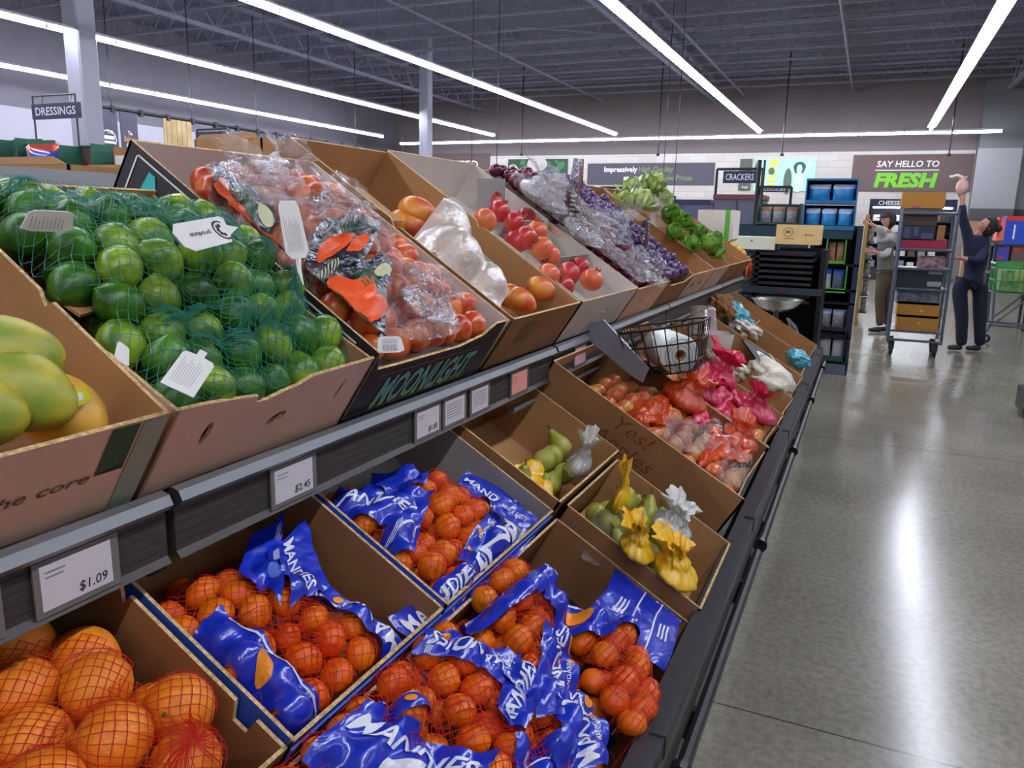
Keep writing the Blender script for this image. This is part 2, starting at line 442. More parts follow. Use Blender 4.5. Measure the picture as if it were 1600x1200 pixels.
for k in range(16):
    o = copy_tree(lp); o.location = (-15.9 + k * 1.22, 25.95, LIGHT_Z - .05); o.rotation_euler = (0, 0, math.pi / 2)
    tag(o, 'white tube light in the cross row before the back wall', 'ceiling light', 'tube lights of the cross row')
for u in (1028, 1222, 1483, 815, 629):
    p = on_y(u, 240, 23.5); b = MB(); b.tube([(0, 0, 0), (0, 0, 6.3 - p.z)], .018, 6); b.tube([(0, 0, -.07), (0, 0, 0)], .05, 8)
    o = b.build('hanging_rod', M_BLACK); o.location = (p.x, 23.5, p.z)
    tag(o, 'thin black rod hanging from the roof before the back wall', 'rod', 'black hanging rods')

# ------------------------------------------------------------------ wall signs
def panel(name, label, cat, u0, v0, u1, v1, Y, m, t=.04):
    """Upright sign facing the shopper at depth Y; returns root, its face matrix, width and height."""
    a = on_y(u0, v1, Y); c = on_y(u1, v0, Y); w = c.x - a.x; h = c.z - a.z
    r = empty(name, label, cat, loc=(a.x, Y, a.z))
    MB().box(0, w, 0, t, 0, h).build('sign_board', m, r)
    F = frame_m((0, 0, 0), (1, 0, 0), (0, 0, 1))
    return r, F, w, h
YW = YB - .1
M_BROWN = mat('brown sign', (104, 86, 84), .7)
M_GREEN = mat('bright green print', (120, 205, 40), .5)
r, F, w, h = panel('wall_sign', 'brown wall sign reading say hello to fresh at right', 'sign', 1328, 240, 1523, 298, YW, M_BROWN)
b = MB(); add_text(b, 'SAY HELLO TO', w * .21, h * .66, h * .17, F, .015, .1, w=w * .52); quadf(b, w * .2, w * .735, h * .56, h * .585, F); b.build('lettering', M_WHITE, r)
b = MB(); add_text(b, 'FRESH', w * .2, h * .12, h * .36, F, .05, .15, w=w * .53); b.build('green_lettering', M_GREEN, r)
r, F, w, h = panel('wall_sign', 'brown wall sign ending in guaranteed, behind the column', 'sign', 560, 239, 765, 300, YW, M_BROWN)
b = MB(); add_text(b, 'GUARANTEED', w * .43, h * .62, h * .2, F, .012, w=w * .49); quadf(b, w * .43, w * .68, h * .5, h * .52, F); b.build('lettering', M_WHITE, r)
r, F, w, h = panel('wall_sign', 'wide grey wall sign about high quality and low prices', 'sign', 917, 254, 1117, 288, YW, mat('grey sign', (84, 80, 92), .7))
b = MB(); add_text(b, 'Impressively', w * .14, h * .6, h * .24, F, .03, w=w * .27); add_text(b, 'at Impossibly', w * .3, h * .2, h * .24, F, .03, w=w * .3); b.build('lettering', M_WHITE, r)
b = MB(); add_text(b, 'High Quality', w * .42, h * .6, h * .24, F, .025, w=w * .27); add_text(b, 'Low Prices', w * .61, h * .2, h * .24, F, .025, w=w * .23); b.build('green_lettering', mat('dull green print', (120, 140, 84), .6), r)
# poster of vegetables (generic)
rnd = random.Random(3)
r, F, w, h = panel('wall_poster', 'wall poster of dark green vegetables with a pale round vegetable', 'poster', 793, 248, 887, 300, YW, mat('poster dark green', (38, 74, 52), .6))
b = MB()
for i in range(26): disc(b, rnd.uniform(.05, .95) * w, rnd.uniform(.08, .92) * h, rnd.uniform(.05, .12) * h, F, 0, .003 + i * .0004, 9)
b.build('leaf_print', mat('poster leaf', (60, 128, 76), .6), r)
b = MB(); disc(b, w * .5, h * .85, w * .17, F, 0, .02, 20, ry=h * .22)
for i in range(9): quadf(b, w * (.36 + .03 * i), w * (.37 + .03 * i), h * .5, h * .6, F, 0, .018)
b.build('radish_print', mat('poster pale', (205, 190, 192), .6), r)
b = MB(); ring(b, w * .09, h * .68, w * .07, w * .08, F, 0, .02); disc(b, w * .09, h * .68, w * .035, F, 0, .02); b.build('emblem_print', M_WHITE, r)
# bright lit poster
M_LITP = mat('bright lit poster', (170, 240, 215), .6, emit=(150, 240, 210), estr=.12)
r, F, w, h = panel('lit_poster', 'bright mint poster with a person raising both arms', 'poster', 1177, 248, 1276, 298, YW, M_LITP)
b = MB(); disc(b, w * .74, h * .72, w * .105, F, 0, .01, 20); b.build('hair_print', mat('poster dark teal', (52, 92, 92), .6), r)
b = MB(); disc(b, w * .74, h * .68, w * .045, F, 0, .014, 14, ry=h * .15); disc(b, w * .74, h * .28, w * .085, F, 0, .012, 14, ry=h * .32)
for sx in (-1, 1): b.add([(w * (.74 + sx * .04), h * .4, .012), (w * (.74 + sx * .09), h * .5, .012), (w * (.74 + sx * .19), h * .9, .012), (w * (.74 + sx * .14), h * .93, .012)], [(0, 1, 2, 3)], 0, F)
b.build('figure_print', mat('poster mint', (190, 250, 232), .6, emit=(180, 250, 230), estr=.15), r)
b = MB()
for i in range(8): quadf(b, w * (.2 + (i % 2) * .02), w * .36, h * (.06 + i * .11), h * (.12 + i * .11), F, 0, .008)
disc(b, w * .33, h * .93, w * .07, F, 0, .012, 14, ry=h * .07)
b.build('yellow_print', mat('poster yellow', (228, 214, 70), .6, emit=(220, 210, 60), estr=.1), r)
b = MB(); disc(b, w * .28, h * .62, w * .055, F, 0, .01, 12, ry=h * .12); disc(b, w * .56, h * .3, w * .07, F, 0, .01, 12, ry=h * .42); disc(b, w * .05, h * .6, w * .06, F, 0, .01, 12, ry=h * .4)
b.build('shadow_figure_print', mat('poster grey green', (92, 110, 92), .6), r)
r, F, w, h = panel('wall_poster', 'dark wall poster with white handwriting beside the bright poster', 'poster', 1153, 248, 1176, 297, YW, mat('poster grey', (86, 96, 82), .6))
b = MB(); add_text(b, 'Choose', w * .1, h * .22, h * .16, F, .01, .2, w=w * .85); add_text(b, 'fresh', w * .3, h * .06, h * .08, F, .01, w=w * .5); b.build('lettering', M_WHITE, r)

# aisle signs hanging on black frames
def aisle_sign(label, text, u0, v0, u1, v1, Y, frame, m=M_NAVY, cut=None, white=True):
    a = on_y(u0, v1, Y); c = on_y(u1, v0, Y); w = c.x - a.x; h = c.z - a.z
    r = empty('aisle_sign', label, 'sign', loc=(a.x, Y, a.z))
    MB().box(0, w, 0, .03, 0, h).build('sign_board', m, r)
    F = frame_m((0, 0, 0), (1, 0, 0), (0, 0, 1)); b = MB()
    add_text(b, text, w * .08, h * .25, h * .52, F, .012, w=w * .84); b.build('lettering', mat('pale print', (205, 210, 225), .5), r)
    if frame:
        (fu0, fv0, fu1, fv1) = frame; p = on_y(fu0, fv0, Y); q = on_y(fu1, fv1, Y)
        x0, x1, z0, z1 = p.x - a.x, q.x - a.x, -a.z, p.z - a.z
        b = MB(); t = .013 * Y / 8
        pts = [(x0, .05, z0), (x0, .05, z1), (x1, .05, z1), (x1, .05, z0)]
        for i in range(3): b.tube([pts[i], pts[i + 1]], t, 6)
        b.build('sign_frame', M_BLACK, r)
        zt = h + .01; b = MB()
        for x in (w * .2, w * .8): b.tube([(x, .02, zt - .02), (x, .05, z1)], .006, 4)
        b.build('sign_hook', M_BLACK, r)
    else:
        for x in (w * .15, w * .85): MB().tube([(x, .015, h - .01), (x, .015, 6.3 - a.z)], .008, 5).build('hanger_rod', M_BLACK, r)
    return r
aisle_sign('navy aisle sign reading dressings in a black frame', 'DRESSINGS', 51, 159, 123, 187, 7.5, (45, 150, 128, 330))
aisle_sign('navy aisle sign reading crackers beside a black post', 'CRACKERS', 1129, 267, 1183, 286, 15, (1120, 264, 1186, 330))
aisle_sign('small navy aisle sign reading cereal above the lettuce', 'CEREAL', 944, 296, 976, 304, 19, (937, 293, 990, 330))
aisle_sign('small navy aisle sign in front of the bright mint poster', 'COOKIES', 1189, 293, 1231, 300, 15, (1186, 292, 1233, 330))
aisle_sign('navy aisle sign ending in snacks, right of the brown sign', 'LUNCH SNACKS', 728, 266, 784, 279, 14, None)
aisle_sign('navy aisle sign starting with cou, behind the cartons', 'COUSCOUS', 307, 205, 350, 232, 9.0, (304, 202, 356, 250))
aisle_sign('small navy sign lying low behind the lettuce', 'CHIPS', 1030, 306, 1056, 313, 18, None)
# long black rail with clips and hanging banners on the left
p0 = on_x(152, 166, -13.0); p1 = on_x(566, 231, -13.0)
zr = (p0.z + p1.z) / 2
r = empty('banner_rail', 'long black rail with clips above the banners at left', 'rail', loc=(-13.0, p0.y, zr))
Lr = p1.y - p0.y
MB().tube([(0, 0, 0), (0, Lr, 0)], .035, 8).build('rail_pipe', M_BLACK, r)
for k in range(5): MB().tube([(0, .3 + k * (Lr - .6) / 4, 0), (0, .3 + k * (Lr - .6) / 4, 5.8 - zr)], .012, 5).build('rail_hanger', M_BLACK, r)
for i in range(13):
    MB().box(-.045, .045, -.035, .035, -.07, .05, M=Matrix.Translation((0, .3 + i * (Lr - .6) / 12, 0))).build('rail_clip', M_BLACK, r)
FX = lambda y, z: frame_m((-12.98, y, z), (0, 1, 0), (0, 0, 1))
def banner(label, u0, u1, v0, v1, m, dz=.03):
    a = on_x(u0, (v0 + v1) / 2, -13.0); c = on_x(u1, (v0 + v1) / 2, -13.0); z1 = zr - dz
    z0 = on_x(u0, v1, -13.0).z
    r = empty('banner', label, 'banner', M=FX(a.y, z0)); w = c.y - a.y; h = z1 - z0
    MB().box(0, w, 0, h, -.02, 0).build('banner_cloth', m, r)
    return r, w, h
M_BAN = mat('dark grey banner', (76, 76, 92), .8)
I4 = Matrix.Identity(4)
r, w, h = banner('dark grey banner with a white round emblem, left of two', 153, 184, 170, 262, M_BAN)
b = MB(); ring(b, w / 2, h * .5, w * .36, w * .4, I4); add_text(b, 'THE', w * .42, h * .6, h * .05, I4, .01); quadf(b, w * .2, w * .8, h * .5, h * .56, I4); quadf(b, w * .2, w * .8, h * .43, h * .47, I4); b.build('emblem_print', M_WHITE, r)
r, w, h = banner('dark grey banner with small white and orange lettering', 189, 215, 172, 262, M_BAN)
b = MB(); add_text(b, 'The', w * .4, h * .6, h * .07, I4, .01, w=w * .25); add_text(b, 'Fresh', w * .3, h * .38, h * .07, I4, .01, w=w * .45); b.build('lettering', M_WHITE, r)
b = MB(); add_text(b, 'Bakery', w * .16, h * .48, h * .1, I4, .02, w=w * .7); b.build('orange_lettering', mat('orange print', (190, 130, 80), .6), r)
r, w, h = banner('tan wooden-board banner between grey banners and the cartons', 257, 300, 190, 262, mat('tan wood print', (176, 152, 108), .7, var=.25, vscale=3))
b = MB()
for i in range(5): quadf(b, w * (.18 * i + .08), w * (.18 * i + .1), 0, h, I4)
b.build('board_print', mat('dark tan', (120, 98, 64), .8), r)
for i, (u0, u1) in enumerate(((398, 417), (420, 438), (441, 457))):
    r, w, h = banner('plain dark grey banner in the far trio on the rail', u0, u1, 208, 262, M_BAN); tag(r, group='far trio of banners')
r, w, h = banner('light blue banner with a yellow figure at the rail end', 458, 560, 222, 262, mat('light blue print', (86, 160, 214), .6, var=.3, vscale=2))
b = MB(); disc(b, w * .38, h * .7, h * .25, I4, n=14); b.build('yellow_print', mat('poster yellow2', (226, 200, 70), .6), r)
# =================================================================== PRODUCE GONDOLA
GY0, GY1 = -1.4, 6.25
g = empty('produce_gondola', 'long black two-tier produce gondola along the aisle', 'display shelf', loc=(0, 0, 0))
RX = -.852   # face of the upper price rail
def deck(dk, s0, s1, h, t, name):
    b = MB(); b.box(GY0, GY1, s0, s1, h - t, h, M=dk.M(0, 0, 0)); b.build(name, M_DARK, g)
deck(LOW, -.02, .86, -.19, .02, 'lower_deck')
deck(UP, -.02, .92, -.19, .02, 'upper_deck')
b = MB(); b.box(-.85, -.30, GY0, GY1, .0, .10); b.box(-.335, -.30, GY0, GY1, .1, .43); b.build('base_plinth', M_BLACK, g)
b = MB()
b.box(-.286, -.238, GY0, GY1, .588, .606); b.box(-.262, -.238, GY0, GY1, .5, .59)
b.build('front_lip', mat('lip grey metal', (72, 73, 76), .38, metal=.4), g)
b = MB(); b.box(-.244, -.232, GY0, GY1, .512, .566); b.build('front_channel', M_RAILD, g)
y = GY0 + .35
while y < GY1:      # pairs of bumper tubes below the lip
    L = min(1.16, GY1 - y)
    b = MB(); b.tube([(-.215, y, .505), (-.215, y + L - .06, .505)], .013, 8); b.tube([(-.225, y, .455), (-.225, y + L - .06, .455)], .008, 6)
    b.tube([(-.215, y - .002, .505), (-.215, y + .02, .505)], .022, 10)
    for yy in (y + .2, y + L - .3): b.box(-.25, -.215, yy, yy + .02, .44, .51)
    b.build('bumper_bar', M_BLACK, g)
    b = MB(); b.box(-.265, -.235, y + L - .045, y + L - .025, .40, .61); b.build('joint_post', M_DARK, g)
    y += L
# upper price rails in sections
joints = [-1.3, -.02 - .71, .75, 2.24, 3.75, 5.25, 6.25]
for i in range(len(joints) - 1):
    y0, y1 = joints[i] + .008, joints[i + 1] - .008
    b = MB()
    prof = [(-.885, 1.10), (-.870, 1.116), (-.856, 1.112), (-.849, 1.098), (-.856, 1.090), (-.868, 1.086), (-.868, 1.018), (-.860, 1.008), (-.885, 1.008)]
    vs = [(x, yy, z) for yy in (y0, y1) for x, z in prof]; k = len(prof)
    fs = [(j, (j + 1) % k, (j + 1) % k + k, j + k) for j in range(k)] + [tuple(range(k)), tuple(range(2 * k - 1, k - 1, -1))]
    b.add(vs, fs, 1)
    for j, f in enumerate(fs[:k]): b.m[j] = 0 if j < 4 else 1
    for z in (1.03, 1.045, 1.06, 1.074): b.box(-.8685, -.8665, y0, y1, z, z + .003, 1)
    b.build('price_rail', [M_RAIL, M_RAILD], g)
b = MB(); b.tube([(-.90, 2.0, .955), (-.90, GY1, .955)], .012, 8); b.build('rear_bar', M_RAIL, g)
for y in (.75, 2.24, 3.75, 5.25, 6.2, -.7):
    b = MB(); b.box(-1.02, -.98, y - .02, y + .02, .1, 1.15); b.box(-1.0, -.9, y - .015, y + .015, .98, 1.0); b.build('upright', M_BLACK, g)
b = MB(); b.box(-1.62, -1.58, GY0, GY1, .1, 1.42); b.build('centre_panel', M_BLACK, g)
b = MB(); b.prism([(-.29, .1), (-.33, .42), (-.93, .76), (-.93, 1.0), (-1.56, 1.38), (-1.56, .1)], t=.02, M=frame_m((0, GY1 + .02, 0), (1, 0, 0), (0, 0, 1))); b.build('end_panel', M_BLACK, g)
# back half of the island: only the tall stock cartons behind show
b = MB(); b.box(-3.3, -1.63, GY0, GY1, 0, 1.3); b.build('rear_cabinet', M_BLACK, g)

# ------------------------------------------------------------------ price tags on the rail
RF = lambda y, z: frame_m((-.8665, y, z), (0, 1, 0), (0, 0, 1))   # x along aisle, y up, faces the shopper
def tag_on_rail(label, u0, v0, u1, v1, price=None, lines=2, m=None, style=0):
    a = on_x(u0, v0, -.864); c = on_x(u1, v1, -.864); y0, y1 = a.y, c.y
    r = empty('price_tag', label, 'price tag', M=frame_m((-.862, y0, 1.022), (0, 1, 0), (0, 0, 1)))
    w = y1 - y0; h = .058
    b = MB(); b.box(-.008, w + .012, -.008, h + .006, -.003, .0005); b.build('tag_holder', mat('clear grey holder', (112, 108, 104), .25, spec=.7), r)
    b = MB(); b.box(0, w, 0, h, 0, .0015); b.build('tag_paper', m or mat('tag paper', (206, 200, 202), .7), r)
    I = I4; b = MB()
    if price: add_text(b, price, w * .5, h * .12, h * .22, I, .004, .12, w=w * .42, z=.002)
    b2 = MB()
    for k in range(lines): quadf(b2, w * .06, w * (.34 - .03 * (k % 2)) if style == 0 else w * .85, h * (.82 - .11 * k), h * (.85 - .11 * k), I, z=.002)
    if b.v: b.build('price_lettering', M_INK, r)
    b2.build('small_print', M_GREYINK, r)
    return r
tag_on_rail('large white price tag reading one dollar nine above the oranges', 58, 890, 170, 855, '$1.09')
tag_on_rail('white price tag reading two forty-five under the lime carton', 427, 755, 486, 735, '$2.45')
tag_on_rail('white price tag starting with one dollar, first of three together', 650, 660, 684, 645, '$1.85')
tag_on_rail('white price tag covered with lines, middle of three together', 694, 640, 724, 628, None, 6, style=1)
tag_on_rail('white price tag covered with lines, last of three together', 736, 622, 761, 610, None, 6, style=1)
tag_on_rail('peach coloured tag on the rail past the three white tags', 799, 590, 822, 578, None, 3, mat('peach tag', (226, 150, 132), .7))
tag_on_rail('pink and white tag on the rail before the wire basket', 898, 552, 914, 544, None, 3, mat('pink tag', (206, 166, 166), .7))
tag_on_rail('white price tag above the empty brown carton edge at left', -110, 935, -20, 910, '$2.99')

# ------------------------------------------------------------------ cartons
def hole(cx, cy, rx, ry, rot=0, n=10):
    c, s = math.cos(rot), math.sin(rot)
    return [(cx + rx * math.cos(-2 * math.pi * i / n) * c - ry * math.sin(-2 * math.pi * i / n) * s, cy + rx * math.cos(-2 * math.pi * i / n) * s + ry * math.sin(-2 * math.pi * i / n) * c) for i in range(n)]
def carton(dk, label, y0, y1, s0, s1, d=.17, top=0., ins=None, out=None, front_top=None, holes_f=(), holes_s=(), side_top=None, back_top=None, t=.006, noback=False, flap=None, group=None, name='cardboard_crate'):
    """Open carton lying on a deck; its rim is at h = top, its floor at top-d."""
    ins = ins or M_KRAFT; out = out or M_KRAFT
    r = empty(name, label, 'carton', M=dk.M(y0, s0, top - d), group=group)
    W = y1 - y0; D = s1 - s0; ms = [out, M_EDGE, ins]
    MB().box(0, W, 0, D, 0, t).build('bottom_panel', ins, r)
    ft = front_top or [(0, d), (W, d)]
    b = MB(); b.prism([(0, 0), (W, 0)] + ft[::-1], holes_f, t, 2, 1, frame_m((0, t, 0), (1, 0, 0), (0, 0, 1)), mi_back=0)
    fp = b.build('front_panel', [out, M_EDGE, ins], r)
    fix_faces(fp, Vector((0, -1, 0)))
    if not noback:
        bt = back_top or [(0, d), (W, d)]
        b = MB(); b.prism([(0, 0), (W, 0)] + bt[::-1], (), t, 0, 1, frame_m((0, D, 0), (1, 0, 0), (0, 0, 1)), mi_back=2); o = b.build('back_panel', ms, r); fix_faces(o, Vector((0, 1, 0)))
    st = side_top or [(0, d), (D, d)]
    for x, sg in ((0, -1), (W - t, 1)):
        b = MB(); b.prism([(0, 0), (D, 0)] + st[::-1], holes_s, t, 0, 1, frame_m((x, 0, 0), (0, 1, 0), (0, 0, 1)), mi_back=2); o = b.build('side_panel', ms, r); fix_faces(o, Vector((sg, 0, 0)))
    return r, W, D
def fix_faces(o, outn):
    for p in o.data.polygons:
        k = p.normal.dot(outn)
        p.material_index = 0 if k > .9 else (2 if k < -.9 else 1)
def FR(W, d): return frame_m((0, -.0005, 0), (1, 0, 0), (0, 0, 1))      # front of a carton, facing out
# NB frame z = x cross y = (1,0,0)x(0,0,1) = (0,-1,0): outwards
def SD(): return frame_m((-.0005, .0, 0), (0, 1, 0), (0, 0, 1))          # z = (0,1,0)x(0,0,1) = (1,0,0): inwards
def SDL(D): return frame_m((-.0005, D, 0), (0, -1, 0), (0, 0, 1))         # left side seen from outside

# --- upper tier
r, W, D = carton(UP, 'kraft mango carton at far left with green stripe and slogan', .10, .705, .0, .60, .165, 0, out=M_PINKK,
                 side_top=[(0, .165), (.24, .165), (.25, .150), (.27, .165), (.60, .165)])
F = FR(W, .165); b = MB()
add_text(b, 'wholesome to the core"', .16, .078, .018, F, .004, .2, w=.37); add_text(b, 'ALWAYS NON GMO', .10, .03, .013, F, .02, w=.22)
b.build('printed_lettering', mat('brown ink', (110, 78, 62), .8), r)
b = MB(); quadf(b, W - .085, W - .045, .085, .163, F); b.add([(W - .085, .085, .001), (W - .045, .10, .001), (W - .045, .085, .001)], [(0, 1, 2)], 0, F); b.build('green_stripe', mat('dark green print', (58, 84, 48), .7), r)
b = MB(); quadf(b, W - .04, W - .002, .0, .163, F); b.build('pale_stripe', mat('pale green print', (158, 164, 140), .7), r)
b = MB(); disc(b, .285, .045, .02, F, n=16, ry=.015); b.build('handle_slot', M_BLACK, r)
ft = [(0, .165), (.05, .163), (.10, .158), (.16, .150), (.162, .138), (.185, .136), (.22, .145), (.25, .150), (.28, .163), (.45, .168)]
r, W, D = carton(UP, 'kraft lime carton with cut-down wavy front edge and slots', .715, 1.165, .0, .60, .165, 0, out=M_PINKK, front_top=ft, side_top=[(0, .165), (.3, .14), (.6, .12)], back_top=[(0, .13), (.45, .13)],
                 holes_f=[hole(.08, .10, .008, .022, -.1), hole(.235, .085, .022, .010, .35), hole(.385, .11, .004, .024, -.2)])
b = MB(); b.prism([(0, 0), (.10, .0), (.06, -.04), (.01, -.05)], t=.005, M=Matrix.Translation((.006, .27, .15))); b.build('corner_flap', M_KRAFT, r)
r, W, D = carton(UP, 'black and white nectarine carton with striped lettering on front', 1.172, 1.745, .0, .71, .165, 0.012, ins=M_WHITEC, out=M_BLACKC,
                 front_top=[(0, .165), (.03, .12), (.10, .118), (.36, .118), (.46, .135), (.50, .165), (.555, .165)])
F = FR(W, .165); b = MB()
vs, fs, wd = text_geo('MOONLIGHT', .03, .15)
add_text(b, 'MOONLIGHT', .08, .012, .075, F, .03, .2, w=.40); b.build('teal_lettering', mat('dull teal print', (112, 172, 158), .7), r)
b = MB()
for i in range(26): quadf(b, .078 + i * .0155, .0815 + i * .0155, .010, .028, F, z=.0016)
b.build('yellow_ticks', mat('olive print', (190, 172, 70), .7), r)
b = MB(); quadf(b, .05, .50, .098, .101, F); b.build('print_border', mat('dull pink print', (120, 84, 88), .7), r)
S = SDL(D); b = MB(); add_text(b, 'MOON', .06, .03, .105, S, .03, .15, w=.44); b.build('side_lettering', mat('cyan print', (40, 190, 190), .6), r)
b = MB()
for (x0, x1, y0, y1) in ((.03, .66, .148, .152), (.03, .66, .012, .015), (.03, .034, .012, .152)): quadf(b, x0, x1, y0, y1, S)
b.build('side_border', M_WHITE, r)
r, W, D = carton(UP, 'deep kraft mango carton with empty back half and inner flaps', 1.775, 2.275, .0, .84, .165, 0.01, ins=M_KRAFT, out=M_KRAFT_D,
                 side_top=[(0, .165), (.40, .165), (.42, .155), (.44, .17), (.84, .17)])
b = MB(); b.box(.008, .07, .44, .60, .155, .16); b.build('folded_flap', M_KRAFT, r); b = MB(); b.box(.006, W - .006, .52, .526, 0, .06); b.build('divider_panel', M_KRAFT, r)
b = MB(); quadf(b, .10, .18, .07, .14, FR(W, .1)); b.build('front_label', mat('brown label', (112, 84, 62), .8), r)
r, W, D = carton(UP, 'white pomegranate carton with pale blue print and cell dividers', 2.295, 2.945, .0, .86, .165, .01, ins=M_WHITEC, out=M_WHITEC,
                 holes_f=[hole(.35, .09, .03, .009, .0), hole(.52, .09, .004, .02)], side_top=[(0, .165), (.36, .165), (.38, .13), (.44, .13), (.46, .165), (.86, .165)])
for yy in (.24, .47):
    b = MB(); b.box(.30, W - .006, yy, yy + .005, 0, .15); b.build('cell_divider', M_GREYC, r)
b = MB(); b.prism([(0, 0), (.25, 0), (.25, .13), (.02, .12)], (hole(.18, .05, .012, .012),), .004, M=frame_m((.3, .60, .10), (1, 0, 0), (0, .5, .8))); b.build('raised_divider', M_GREYC, r)
b = MB(); S = SDL(D)
for k in range(3): ring(b, .2 + k * .22, .07, .03, .034, S, a0=0, a1=3.4)
b.build('blue_print', mat('pale blue print', (120, 165, 190), .7), r)
carton(UP, 'white plum carton with upright printed bags in it', 2.965, 3.48, .0, .84, .165, .0, ins=M_WHITEC, out=M_PINKK, holes_f=[hole(.2, .09, .02, .008)])
carton(UP, 'brown grape carton holding purple fruit in clear bags', 3.50, 4.02, .0, .84, .165, .0, ins=M_KRAFT, out=M_KRAFT_D, front_top=[(0, .165), (.1, .13), (.4, .13), (.52, .165)])
r, W, D = carton(UP, 'kraft lettuce carton with two printed marks on its front', 4.04, 4.62, .0, .84, .165, .0, ins=M_KRAFT, out=M_PINKK, side_top=[(0, .165), (.5, .165), (.54, .13), (.84, .165)])
b = MB()
for x in (.14, .34): quadf(b, x - .05, x - .045, .0, .16, FR(W, .1)); disc(b, x, .09, .02, FR(W, .1), n=3); disc(b, x + .03, .09, .012, FR(W, .1), n=8)
b.build('printed_marks', mat('brown ink2', (92, 66, 56), .8), r)
carton(UP, 'kraft carton of green lettuce next to the tomatoes', 4.64, 5.16, .0, .84, .165, .0, ins=M_KRAFT, out=M_PINKK)
carton(UP, 'kraft carton holding a few red tomatoes at the gondola end', 5.18, 5.66, .0, .84, .165, .0, ins=M_KRAFT, out=M_KRAFT_D)
carton(UP, 'last kraft carton of yellow peppers on the upper tier', 5.68, 6.18, .0, .84, .165, .0, ins=M_KRAFT, out=M_KRAFT_D)
# stock cartons behind, on the far side of the island
for lbl, u0, v0, u1, v1, Yd in (('open brown carton with raised flap behind the wrapped nectarines', 305, 208, 408, 245, 2.7), ('low kraft carton behind the limes near the left edge', -60, 245, 105, 300, 1.5), ('small kraft carton edge behind the limes by the black carton', 132, 258, 212, 300, 1.7)):
    a = on_y(u0, v1, Yd); c = on_y(u1, v0, Yd); w = c.x - a.x; hh = c.z - a.z
    r = empty('stock_carton', lbl, 'carton', loc=(a.x, Yd, a.z))
    zz = min(-.05, 1.305 - a.z); b = MB(); b.box(0, w, 0, .006, zz, hh * .8); b.box(0, w, .3, .306, zz, hh * .8); b.box(0, .006, 0, .3, zz, hh * .8); b.box(w - .006, w, 0, .3, zz, hh * .8); b.box(0, w, 0, .3, zz - .004, zz)
    b.build('carton_body', M_KRAFT, r)
    b = MB(); b.prism([(w * .02, 0), (w * .98, 0), (w * .86, hh * .22), (w * .1, hh * .22)], t=.005, M=frame_m((0, .006, hh * .8), (1, 0, 0), (0, .2, 1))); b.build('flap', M_KRAFT, r)

# --- lower tier, back row
LD = .17
carton(LOW, 'brown orange carton at the lower left corner', .09, .700, .43, .86, LD, 0, ins=M_KRAFT_D, out=M_KRAFT_D,
       side_top=[(0, LD), (.055, LD), (.06, LD - .03), (.085, LD - .03), (.095, LD), (.31, LD), (.315, LD - .02), (.33, LD), (.43, LD)])
r, W, D = carton(LOW, 'mandarin carton beside the oranges with blue front edge', .712, 1.118, .43, .86, LD, 0, ins=M_KRAFT_D, out=M_BLUEC)
b = MB(); b.box(.0, W, -.004, -.0005, .11, .155); b.build('blue_band', M_BLUEC, r)
r, W, D = carton(LOW, 'grey-lined mandarin carton with blue front in the row middle', 1.130, 1.655, .43, .86, LD, 0, ins=M_GREYC, out=M_BLUEC)
b = MB(); b.box(.0, W, -.004, -.0005, .11, .155); b.build('blue_band', M_BLUEC, r)
carton(LOW, 'brown pear carton under the price rail with white bag in it', 1.670, 2.165, .43, .86, LD + .02, 0.02, ins=M_KRAFT, out=M_KRAFT_D)
# front row
r, W, D = carton(LOW, 'front mandarin bin under the heaped blue bags', .34, .99, .02, .42, LD, -.035, ins=M_KRAFT_D, out=M_BLUEC)
r, W, D = carton(LOW, 'second front mandarin bin beside the pear carton', 1.0, 1.70, .02, .42, LD, -.035, ins=M_KRAFT_D, out=M_BLUEC)
carton(LOW, 'front pear carton holding yellow bags', 1.72, 2.15, .02, .42, LD, .0, ins=M_KRAFT, out=M_KRAFT_D)
AT = .11
r, W, D = carton(LOW, 'tall brown apple carton with red lettering on its near side', 2.21, 2.82, .06, .76, .28, AT, ins=M_KRAFT, out=M_KRAFT_D, front_top=[(0, .28), (.05, .20), (.1, .18), (.5, .18), (.58, .25), (.61, .28)])
b = MB(); S = SDL(D); add_text(b, 'Yes!', .27, .222, .045, S, .0, .3, w=.13); add_text(b, 'Apples', .22, .160, .045, S, .0, .3, w=.22)
b.build('red_lettering', mat('dull red print', (124, 62, 40), .8), r)
carton(LOW, 'tall brown carton of pink-bagged apples behind the lettered one', 2.80, 3.34, .06, .76, .28, AT, ins=M_KRAFT, out=M_KRAFT_D, front_top=[(0, .28), (.05, .20), (.1, .18), (.45, .18), (.50, .25), (.54, .28)])
ys = [3.36, 4.0, 4.62, 5.25, 5.95]
lbls = ['brown carton right behind the apples with white cups', 'kraft carton holding a large cream bag', 'kraft carton with black printed tray and small boxes', 'last lower kraft carton with turquoise bags']
for i in range(4):
    carton(LOW, lbls[i], ys[i] + .006, ys[i + 1] - .006, .04, .80, .20, .05, ins=M_KRAFT, out=M_KRAFT_D, front_top=[(0, .2), (.06, .14), (ys[i + 1] - ys[i] - .08, .14), (ys[i + 1] - ys[i] - .012, .2)])
for i, (y0, s0) in enumerate(((4.70, .46), (5.30, .46))):
    carton(LOW, ('small divided kraft box inside the black-tray carton', 'small divided kraft box with paper scraps, farther one')[i], y0, y0 + .36, s0, s0 + .3, .12, .02, ins=M_KRAFT, out=M_KRAFT, name='small_box')
